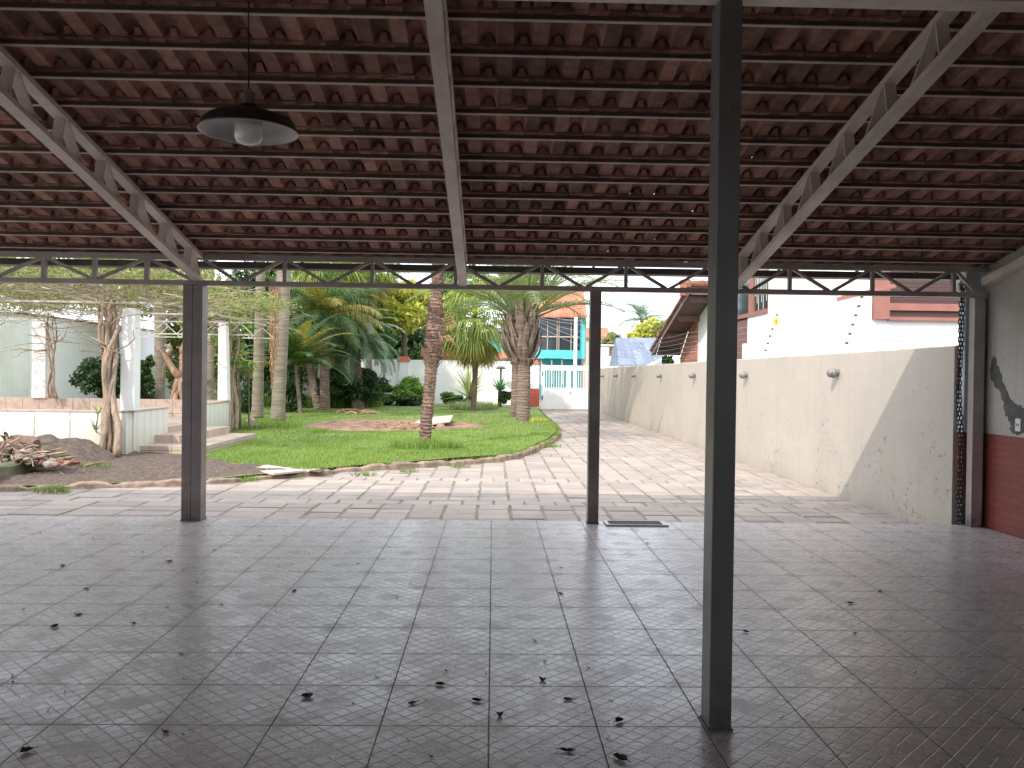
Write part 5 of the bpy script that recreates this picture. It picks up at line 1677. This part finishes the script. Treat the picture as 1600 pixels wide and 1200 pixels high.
treepx('conifer', 680, 54, 490, 600, 90, 12000, .16, 'leaf_dark', 'dark hanging conifer under the yellow green tree', 50, clumps=30, k=.3, tr=.14, elong=3)
treepx('conifer', 625, 52, 500, 600, 100, 11000, .16, 'leaf_dark', 'dark conifer behind the white wall beside the blue green palm', 51, clumps=30, k=.3, tr=.14, elong=3)
treepx('broadleaf_tree', 700, 56, 430, 560, 60, 7000, .15, 'leaf_mid', 'green tree right of the yellow green one, behind the small fan palm', 52, clumps=22, k=.32, tr=.14)
# bushes
treepx('bush', 160, 22.6, 548, 640, 88, 5200, .075, 'leaf_dark', 'dark glossy bush behind the terrace, left of the sunlit column', 61, clumps=22, k=.34, tr=.03, trunk=False, cat='bush', shell=.5)
treepx('bush', 228, 22.8, 553, 640, 40, 2600, .075, 'leaf_dark', 'dark glossy bush behind the terrace, right of the sunlit column', 62, clumps=14, k=.36, tr=.03, trunk=False, cat='bush', shell=.5)
treepx('bush', 638, 39.5, 588, 634, 56, 6500, .10, 'leaf_bright', 'rounded bright green bush in front of the white wall', 63, clumps=26, k=.36, trunk=False, cat='bush', shell=.6)
treepx('bush', 600, 39, 598, 634, 46, 3500, .10, 'leaf_mid', 'grey green shrub left of the bright green bush', 64, clumps=16, k=.36, trunk=False, cat='bush')
treepx('bush', 572, 37, 606, 634, 46, 3500, .09, 'leaf_dark', 'low dark shrub under the blue green palm', 65, clumps=16, k=.36, trunk=False, cat='bush')
treepx('bush', 640, 38.6, 616, 634, 60, 2600, .08, 'leaf_dark', 'dark ground cover plants at the foot of the bright green bush', 66, clumps=18, k=.34, trunk=False, cat='bush')
treepx('bush', 705, 39, 612, 633, 46, 2200, .08, 'leaf_mid', 'low green plants left of the spiky yucca', 67, clumps=14, k=.36, trunk=False, cat='bush')
treepx('bush', 792, 38.5, 610, 634, 26, 1300, .08, 'leaf_dark', 'dark low plant under the agave beside the thick palms', 68, clumps=9, k=.4, trunk=False, cat='bush')
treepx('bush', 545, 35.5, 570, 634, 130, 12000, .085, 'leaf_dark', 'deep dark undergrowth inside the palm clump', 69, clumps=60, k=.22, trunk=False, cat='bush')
treepx('bush', 445, 31, 590, 645, 60, 4000, .10, 'leaf_dark', 'dark undergrowth behind the thick fibre covered trunk', 70, clumps=18, k=.36, trunk=False, cat='bush')
treepx('bush', 380, 29, 590, 650, 50, 3600, .09, 'leaf_dark', 'dark undergrowth behind the smooth pale trunk', 71, clumps=18, k=.36, trunk=False, cat='bush')
# small light tree by the steps
sx = P(368, 600, 20.9)
tree('small_tree', (sx.x, 21.3, 0), (sx.x - .1, 21.3, 2.0), (P(352, 490, 21.3).x, 21.3, 2.55, .85, .8, 1.1), 1300, .075, 'leaf_bright', 'small thin tree with sparse bright leaves beside the steps column', 81, tr=.035, clumps=26, k=.2, limbs=9)
tree('small_tree', (sx.x + .3, 21.0, 0), (sx.x + .3, 21.0, 1.1), (P(385, 560, 21).x, 21.0, 1.75, .38, .4, .4), 260, .075, 'leaf_bright', 'light green sprig hanging between the steps column and the pale trunk', 82, tr=.02, clumps=9, k=.34, limbs=4)

# yucca, agave, garden light
q = P(733, 632, 38.3)
yb_ = B(); random.seed(5); blade_rosette(yb_, (q.x, 38.3, .45), 95, 1.75, .085, (0.05, 1.5), .5, 5)
yu = thing('yucca', (q.x, 38.3, 0), 'large spiky pale green yucca rosette in front of the white wall', 'yucca')
yb_.build('leaves', M['yucca'], yu); B().tube([(q.x, 38.3, 0), (q.x, 38.3, .5)], [.2, .15], 10).build('stem', M['bark'], yu)
q = P(781, 610, 38.8)
ab = B(); blade_rosette(ab, (q.x, 38.8, .75), 42, .8, .14, (0.1, 1.4), .35, 4)
ag = thing('agave', (q.x, 38.8, 0), 'compact blue green agave rosette between the yucca and the thick palms', 'agave')
ab.build('leaves', M['aloe'], ag); B().tube([(q.x, 38.8, 0), (q.x, 38.8, .8)], [.1, .08], 8).build('stem', M['bark'], ag)
al = thing('aloe', tuple(G(152, 690, 0)), 'small spiky aloe shoots at the foot of the thick twisted vine', 'aloe')
ab = B(); qa = P(150, 672, 14.6); blade_rosette(ab, qa, 14, .3, .035, (0.2, 1.3), .6, 4); qa = P(153, 647, 14.6); blade_rosette(ab, qa, 12, .28, .03, (0.2, 1.3), .6, 4)
ab.build('leaves', M['yucca'], al)
ab = B(); ab.tube([G(150, 690, 0), P(150, 672, 14.6), P(153, 647, 14.6)], .012, 5); ab.build('stem', M['vine'], al)
q = P(782.5, 592, 40.6)
gl = thing('garden_light', (q.x, 40.6, 0), 'mushroom shaped garden light on a short pole by the white wall', 'garden light')
zt_ = P(782, 573, 40.6).z
B().tube([(q.x, 40.6, 0), (q.x, 40.6, zt_ - .1)], .05, 8).build('pole', M['gutter'], gl)
B().lathe((q.x, 40.6, zt_ - .12), [(.0, .0), (.1, .0), (.24, .02), (.24, .06), (.15, .13), (0, .16)], 16).build('hood', M['gutter'], gl, smooth=True)
# ================================================================== BEYOND THE WALLS
# ---- electric fence on the cream wall
ef = thing('electric_fence', (4.86, 20, 1.83), 'electric fence with slanted posts and thin wires on top of the cream wall', 'electric fence')
fx = 4.86; posts = [11.6, 15.1, 18.6, 22.1, 25.6, 29.1, 32.6, 36.1]
ft0 = PXW(1309, 533, fx); ft1 = P(1341, 455, 11.9)
dvec = Vector((0.24, 0.0, 0.78)); base0 = Vector((fx, 11.6, 1.80))
for yy in posts:
    p = Vector((fx, yy, 1.80))
    o = B().bar(p, p + dvec * 1.12, .022, .01, (1, 0, 0)).build('fence_post', M['white_metal'], ef)
    for k in range(6):
        q = p + dvec * (.22 + k * .165)
        B().tube([q + Vector((0, -.035, 0)), q + Vector((0, -.015, 0)), q + Vector((0, .035, 0))], [.014, .02, .014], 7).build('insulator', M['gutter'], o)
for k in range(6):
    b = B(); pts = []
    for i, yy in enumerate(posts):
        q = Vector((fx, yy, 1.80)) + dvec * (.22 + k * .165) + Vector((0, 0, .018)); pts.append(q)
        if i + 1 < len(posts): pts.append(q + Vector((0, 1.75, -.012)))
    b.tube(pts, .0022, 3, cap=False); b.build('wire', M['alu'], ef)
q = Vector((fx, 15.07, 1.80)) + dvec * .88
ws = thing('warning_sign', (q.x, q.y, q.z), 'small yellow warning sign with orange mark hanging on the electric fence', 'sign')
B().box(q.x - .04, q.x + .04, 15.02, 15.025, q.z - .06, q.z + .06).build('plate', M['bloom'], ws)
B().prism([(q.x - .025, 15.016, q.z + .005), (q.x + .003, 15.016, q.z + .045), (q.x + .003, 15.016, q.z + .015), (q.x + .022, 15.016, q.z + .015), (q.x - .006, 15.016, q.z - .045), (q.x - .002, 15.016, q.z - .006)], (0, .003, 0)).build('bolt_mark', M['orange_sign'], ws)

# ---- white neighbour house, long side facing the driveway
HX = 7.0
hy = lambda px: HX * 0 + PXW(px, 500, HX).y
nh = thing('white_house', (9, 20, 0), 'large white neighbour house with brown windows beyond the cream wall', 'house')
y308, y200, y168, y152 = hy(1308), hy(1200), hy(1168), hy(1150)
zs = PXW(1200, 484, HX).z
b = B().box(HX, HX + 6, y308 + .02, y200, -.3, 6.2).box(HX, HX + 6, y200, y168 - .01, -.3, zs)
b.box(HX - .06, HX, y308 + 3.2, y168 + .25, -.3, PXW(1165, 537, HX).z)
b.build('wall', M['white_clean'], nh)
B().box(HX + .03, HX + 6, y168 - .01, y152 + 2.0, -.3, zs - .1).build('side_cladding', M['siding'], nh)
b = B().box(HX + .0, HX + .12, y200, y200 + .06, zs, 6.2).box(HX + .0, HX + .12, y168 - .45, y168 - .05, zs, 6.2).box(HX - .04, HX + .12, y200, y152 + 2.0, zs - .08, zs + .03).box(HX, HX + .12, y152 + 1.4, y152 + 2, zs, 6.2)
wf = b.build('window_frame', M['redbrown'], nh)
B().box(HX + .05, HX + .06, y200, y152 + 2.0, zs, 6.2).build('pane', M['glass'], wf)
b = B()
for k in range(9):
    yy = y200 + .1 + k * .13
    b.tube([(HX + .03, yy, zs + .05 + (k % 3) * .2), (HX + .03, yy + .05, zs + 1.9)], .006, 4)
b.build('window_rail', M['white_metal'], wf)
B().box(HX - .25, HX + 6.3, y308 - .02, y152 + 2.2, 6.2, 6.4).build('roof_slab', M['white_clean'], nh)
# the wing facing the carport
WY = y308
X = lambda px: P(px, 500, WY).x
Z = lambda py, px=1430: P(px, py, WY).z
xw0, xw1, xw2 = X(1308.5), X(1362), X(1388)
b = B().box(xw0, 15.0, WY, WY + .3, Z(533), 2.63).box(xw0, X(1362), WY, WY + .3, 2.63, 6.2).box(xw0 + .75, xw2, WY + .001, WY + .3, -.3, Z(533))
b.build('front_wall', M['white_clean'], nh)
B().box(xw0, xw0 + .75, WY + .08, WY + .3, -.3, Z(533)).box(xw2, 15, WY + .08, WY + .3, -.3, Z(533)).build('recess', M['beige'], nh)
z0_, z1_ = 2.70, 6.0
b = B().box(X(1363), X(1386), WY - .12, WY + .1, z0_, z1_).box(X(1386), 15, WY - .12, WY + .1, z0_ - .02, z0_ + .05)
b.box(X(1386), 15, WY - .12, WY + .1, Z(486), Z(475))
b.build('balcony_frame', M['redbrown'], nh)
B().box(X(1386), 15, WY - .06, WY + .05, z0_ + .05, Z(486)).box(X(1386), 15, WY - .06, WY + .05, Z(475), z1_).build('louvre', M['louver'], nh)
B().bar(P(1308, 468, WY - .3), P(1400, 446, WY - 1.0), .06, .08).build('eave_board', M['redbrown'], nh)
B().box(xw0 - .3, 15, WY - .6, WY - .03, 6.0, 6.2).build('eave', M['white_clean'], nh)

# ---- brown roofed house with brick pier: gable side to the driveway, roof falling away from the viewer
VX, WXh = 6.5, 7.3
A_ = PXW(1079, 455, VX); B_e = PXW(1019, 554, VX); KS = (A_.z - B_e.z) / (B_e.y - A_.y)
zr = lambda y: A_.z - KS * (y - A_.y)
bh = thing('brick_house', (VX + 1, A_.y, 0), 'house with long dark brown verge, brick pier and white gable beyond the cream wall', 'house')
ye = B_e.y; yn = A_.y; RX = 13.0
B().prism([(VX, yn, zr(yn) + .10), (RX, yn, zr(yn) + .10), (RX, ye, zr(ye) + .10), (VX, ye, zr(ye) + .10)], (0, 0, .07)).build('tile_roof', M['orange_tile'], bh)
b = B()
nt_ = int((ye - yn) / .36)
for i in range(nt_): b.tube([(VX - .03, yn + i * .36, zr(yn + i * .36) + .2), (VX - .03, yn + i * .36 + .4, zr(yn + i * .36 + .4) + .17)], [.075, .095], 8)
b.build('verge_tiles', M['verge_tile'], bh)
so_ = B().prism([(VX + .03, yn + .02, zr(yn) - .02), (RX, yn + .02, zr(yn) - .02), (RX, ye, zr(ye) - .02), (VX + .03, ye, zr(ye) - .02)], (0, 0, .11)).build('soffit', M['soffit'], bh)
B().bar((VX - .01, yn - .02, zr(yn) + .02), (VX - .01, ye, zr(ye) + .02), .05, .17).build('verge_board', M['verge_brown'], bh)
for yy in (yn + .3, yn + 2.1, yn + 3.9, ye - .7):
    B().prism([(VX + .04, yy, zr(yy) - .03), (VX + .04, yy, zr(yy) - .10), (VX + .16, yy, zr(yy) - .24), (WXh + .4, yy, zr(yy) - .24), (WXh + .4, yy, zr(yy) - .03)], (0, .14, 0)).build('purlin_end', M['verge_brown'], so_)
B().box(VX + .02, RX, yn - .05, yn, zr(yn) - .12, zr(yn) + .07).build('eave_board', M['verge_brown'], bh)
b = B()
for i in range(14): b.tube([(VX + i * .4, yn + .02, zr(yn) + .24), (VX + i * .4 + .44, yn + .02, zr(yn) + .25)], [.11, .13], 9)
b.build('ridge_tiles', M['brickbit'], bh)
chx = P(1070.5, 440, yn + .6)
B().box(chx.x - .15, chx.x + .15, yn + .4, yn + .8, zr(yn) - .1, chx.z + .05).build('chimney', M['brick_orange'], bh)
yb0, yb1 = PXW(1089, 540, WXh).y, PXW(1063, 540, WXh).y
B().prism([(WXh, yb0, -.3), (WXh, yb1, -.3), (WXh, yb1, zr(yb1) - .03), (WXh, yb0, zr(yb0) - .03)], (.4, 0, 0)).build('brick_pier', M['brick_orange'], bh)
B().prism([(WXh + .03, yn + .3, -.3), (WXh + .03, yb0 - .01, -.3), (WXh + .03, yb0 - .01, zr(yb0) - .04), (WXh + .03, yn + .3, zr(yn + .3) - .04)], (.4, 0, 0)).build('gable_wall', M['white_clean'], bh)
B().box(WXh + .6, RX, ye - 1.2, ye - 1.0, -.3, zr(ye)).build('side_wall', M['brown_wood'], bh)
B().box(WXh + .6, RX, yn + .5, yn + .7, -.3, zr(yn + .5) - .03).build('front_wall', M['white_clean'], bh)

# ---- grey blue roof house
GYb = 55.0
pg = lambda x, y, d=0: P(x, y, GYb + d)
gh = thing('blue_roof_house', tuple(pg(990, 600)), 'low house with pale blue grey tiled hip roof beyond the cream wall', 'house')
a0, a1, a2, a3 = pg(967, 572), pg(1045, 572), pg(1030, 530, 3.5), pg(962, 530, 3.5)
B().prism([a0, a1, a2, a3], (0, 0, .1)).build('roof', M['blue_tile'], gh)
B().prism([a0, a3, pg(952, 572, 5)], (0, 0, .1)).build('hip', M['blue_tile'], gh)
B().box(a0.x - .1, a1.x, GYb + .4, GYb + 5, -.3, a0.z).build('wall', M['white_clean'], gh)

# ---- turquoise house over the gate
TY = 60.0
pt = lambda x, y, d=0: P(x, y, TY + d)
th = thing('turquoise_house', tuple(Vector((pt(880, 600).x, TY, 0))), 'turquoise two storey house with orange tile roof and big dark window behind the gate', 'house')
xl, xr = pt(832, 500).x, pt(911, 500).x
zb1, zb0, zw0, zw1 = pt(870, 547).z, pt(870, 560).z, pt(870, 547).z, pt(870, 496).z
B().box(xl - 3.6, xr + .15, TY, TY + .25, zb0, zb1).build('turquoise_band', M['turq'], th)
B().box(pt(907, 500).x, xr + .15, TY, TY + .3, zb1, zw1 + .1).build('corner_pillar', M['turq'], th)
B().box(pt(911.5, 500).x + .02, pt(917, 500).x, TY + .3, TY + 7, -.2, zw1 + .1).build('side_wall', M['beige'], th)
B().box(xl - 3.6, xr, TY + .9, TY + 1.1, -.2, zb0).build('lower_wall', M['teal_dark'], th)
wfp = B()
for px in (843, 856, 871, 874, 893): wfp.box(pt(px, 500).x - .025, pt(px, 500).x + .025, TY + .12, TY + .2, zw0, zw1)
wfp.box(xl, pt(907, 500).x, TY + .12, TY + .22, pt(870, 526).z - .04, pt(870, 526).z + .04)
wfp.box(xl - .2, pt(907, 500).x, TY + .08, TY + .24, zw1, zw1 + .12)
wnd = wfp.build('window', M['beige'], th)
B().box(xl, pt(907, 500).x, TY + .22, TY + .24, zw0, zw1).build('pane', M['glass'], wnd)
r0, r1, r2, r3 = pt(815, 496, -.5), pt(917.5, 496, -.5), pt(911, 452, 4), pt(850, 452, 4)
B().prism([r0, r1, r2, r3], (0, 0, .12)).build('roof', M['orange_tile'], th)
B().box(pt(896, 500).x, pt(901, 500).x, TY - .6, TY - .4, -.2, zw1).build('white_post', M['white_clean'], th)
B().box(pt(742, 500).x, pt(800, 500).x, TY + .3, TY + .5, 1.2, pt(770, 528).z).build('wing_wall', M['turq'], th)
B().prism([pt(742, 562, -1.5), pt(802, 562, -1.5), pt(802, 545, 1), pt(744, 545, 1)], (0, 0, .1)).build('wing_roof', M['orange_tile'], th)
for i, px in enumerate((846, 862, 878)):
    B().tube([pt(px, 600, .5) , pt(px, 562, .5)], .05, 6).build('porch_post', M['white_clean'], th)
tr_w = P(695, 556, 44.5)
cr = thing('tile_canopy', (tr_w.x, 44.5, 0), 'narrow orange clay tile canopy behind the white wall, beside the thin palm', 'canopy')
cx0, cx1 = P(657, 556, 44.5).x, P(736, 556, 44.5).x
B().prism([(cx0, 44.2, 2.33), (cx1, 44.2, 2.33), (cx1, 45.0, 2.74), (cx0, 45.0, 2.74)], (0, 0, .07)).build('tile_roof', M['orange_tile'], cr)
B().box(cx0 + .1, cx1 - .1, 44.6, 44.8, -.2, 2.4).build('wall', M['beige'], cr)
for i in range(20):
    x = cx0 + .07 + i * (cx1 - cx0 - .1) / 19
    B().tube([(x, 44.1, 2.40), (x, 45.0, 2.83)], .055, 8).build('cover_tile', M['orange_tile'], cr)

# ---- things along the street
hs = thing('small_white_house', tuple(P(948, 600, 75)), 'small white house with dark window seen right of the slim far post', 'house')
ps = lambda x, y, d=0: P(x, y, 75 + d)
B().box(ps(936, 600).x, ps(957, 600).x, 75, 79, -.3, ps(948, 540).z).build('wall', M['white_clean'], hs)
B().box(ps(951, 600).x, ps(956.5, 600).x, 74.95, 75, ps(948, 556).z, ps(948, 542).z).build('window', M['brown_wood'], hs)
B().box(ps(935, 600).x, ps(958, 600).x, 74.8, 79.2, ps(948, 540).z, ps(948, 538.5).z).build('roof_slab', M['white_clean'], hs)
hr = thing('red_roof_house', tuple(P(940, 600, 95)), 'distant cream house with red tile roof above the small white house', 'house')
pr_ = lambda x, y, d=0: P(x, y, 95 + d)
B().prism([pr_(905, 528), pr_(953, 528), pr_(950, 514, 2), pr_(914, 514, 2)], (0, 0, .15)).build('roof', M['orange_tile'], hr)
B().box(pr_(908, 600).x, pr_(965, 600).x, 95.4, 101, -.3, pr_(930, 528).z).build('wall', M['beige'], hr)
hy_ = thing('yellow_house', tuple(P(962, 600, 98)), 'distant pale gable end beside the red tile roof', 'house')
py_ = lambda x, y, d=0: P(x, y, 98 + d)
B().prism([py_(950, 560), py_(965, 560), py_(962, 524), py_(957, 513), py_(953, 524)], (0, 1.5, 0)).build('wall', M['beige'], hy_)
treepx('street_tree', 1010, 68, 495, 575, 76, 9000, .22, 'leaf_yellow', 'round light green tree above the blue grey roof', 91, clumps=26, k=.34, tr=.2, shell=.6)
treepx('street_tree', 1042, 66, 492, 545, 34, 2600, .2, 'leaf_olive', 'brownish green tree tucked behind the steep brown verge', 92, clumps=16, k=.36, tr=.15)
treepx('street_tree', 958, 82, 518, 580, 40, 2600, .25, 'leaf_olive', 'small olive tree behind the small white house', 93, clumps=16, k=.36, tr=.15)
treepx('street_tree', 940, 88, 523, 590, 30, 1800, .25, 'leaf_mid', 'small green tree next to the slim far post, under the red roof', 94, clumps=12, k=.36, tr=.15)
treepx('bush', 1046, 33, 552, 590, 20, 1300, .1, 'leaf_dark', 'dark green shrub between the blue grey roof and the brick pier', 95, clumps=10, k=.4, trunk=False, cat='bush')
treepx('street_tree', 870, 74, 545, 600, 50, 2400, .2, 'leaf_dark', 'dark shrubbery in front of the lower turquoise wall', 96, clumps=14, k=.36, tr=.12)
random.seed(99)
fp = thing('feather_palm', tuple(P(1003, 600, 78)), 'distant feather palm with airy crown above the light green tree', 'palm')
b = B(); c = P(1003, 500, 78); b.tube([Vector((c.x, 78, 0)), c], [.25, .18], 8); b.build('trunk', M['bark'], fp)
b = B()
for i in range(22): frond(b, c, i * 2.4, random.uniform(.0, 1.35), 2.7, random.uniform(1.3, 2.2), 26, .7, .06, hang=.6, rach=.05)
b.build('crown', M['frond_blue'], fp)
# lean-to white rail next to the brick pier, white barge of the house behind
B_ = B().bar(P(1012, 572, 45), P(1044, 556, 45), .1, .14)
solo(B_, 'white_barge_board', M['white_metal'], 'sloping white roof edge in front of the blue grey roof', 'roof edge')
# street beyond the gate
road = struct(B().box(-60, 60, 44.5, 52, -.235, -.20).build('street', M['ground']))
# power cables
for i, (a, c_, lb) in enumerate([((880, 489, 58), (1060, 500, 70), 'upper power cable crossing the sky right of the slim far post'), ((880, 500, 58), (1060, 508, 70), 'lower power cable crossing the sky right of the slim far post')]):
    p0 = P(*a); p1 = P(*c_); pts = [p0.lerp(p1, t / 10) + Vector((0, 0, -.25 * math.sin(math.pi * t / 10))) for t in range(11)]
    solo(B().tube(pts, .018, 4), 'power_cable', M['cable'], lb, 'cable', 'power cables over the street')
for i, (a, c_) in enumerate([((836, 497, 57.5), (912, 520, 57.5)), ((832, 498, 57.6), (912, 531, 57.6)), ((840, 496, 57.4), (914, 508, 57.4)), ((830, 503, 57.3), (905, 540, 57.3)), ((850, 494, 57.2), (915, 501, 57.2))]):
    p0 = P(*a); p1 = P(*c_)
    solo(B().tube([p0, p0.lerp(p1, .5) + Vector((0, 0, -.08)), p1], .012, 3), 'street_cable', M['alu'], ('lowest at its right end', 'lower', 'middle', 'steepest', 'highest')[i] + ' thin slanting cable crossing the dark window of the turquoise house', 'cable', 'cables in front of the turquoise house')
for o in list(bpy.data.objects):
    if '_o' in o.keys(): del o['_o']
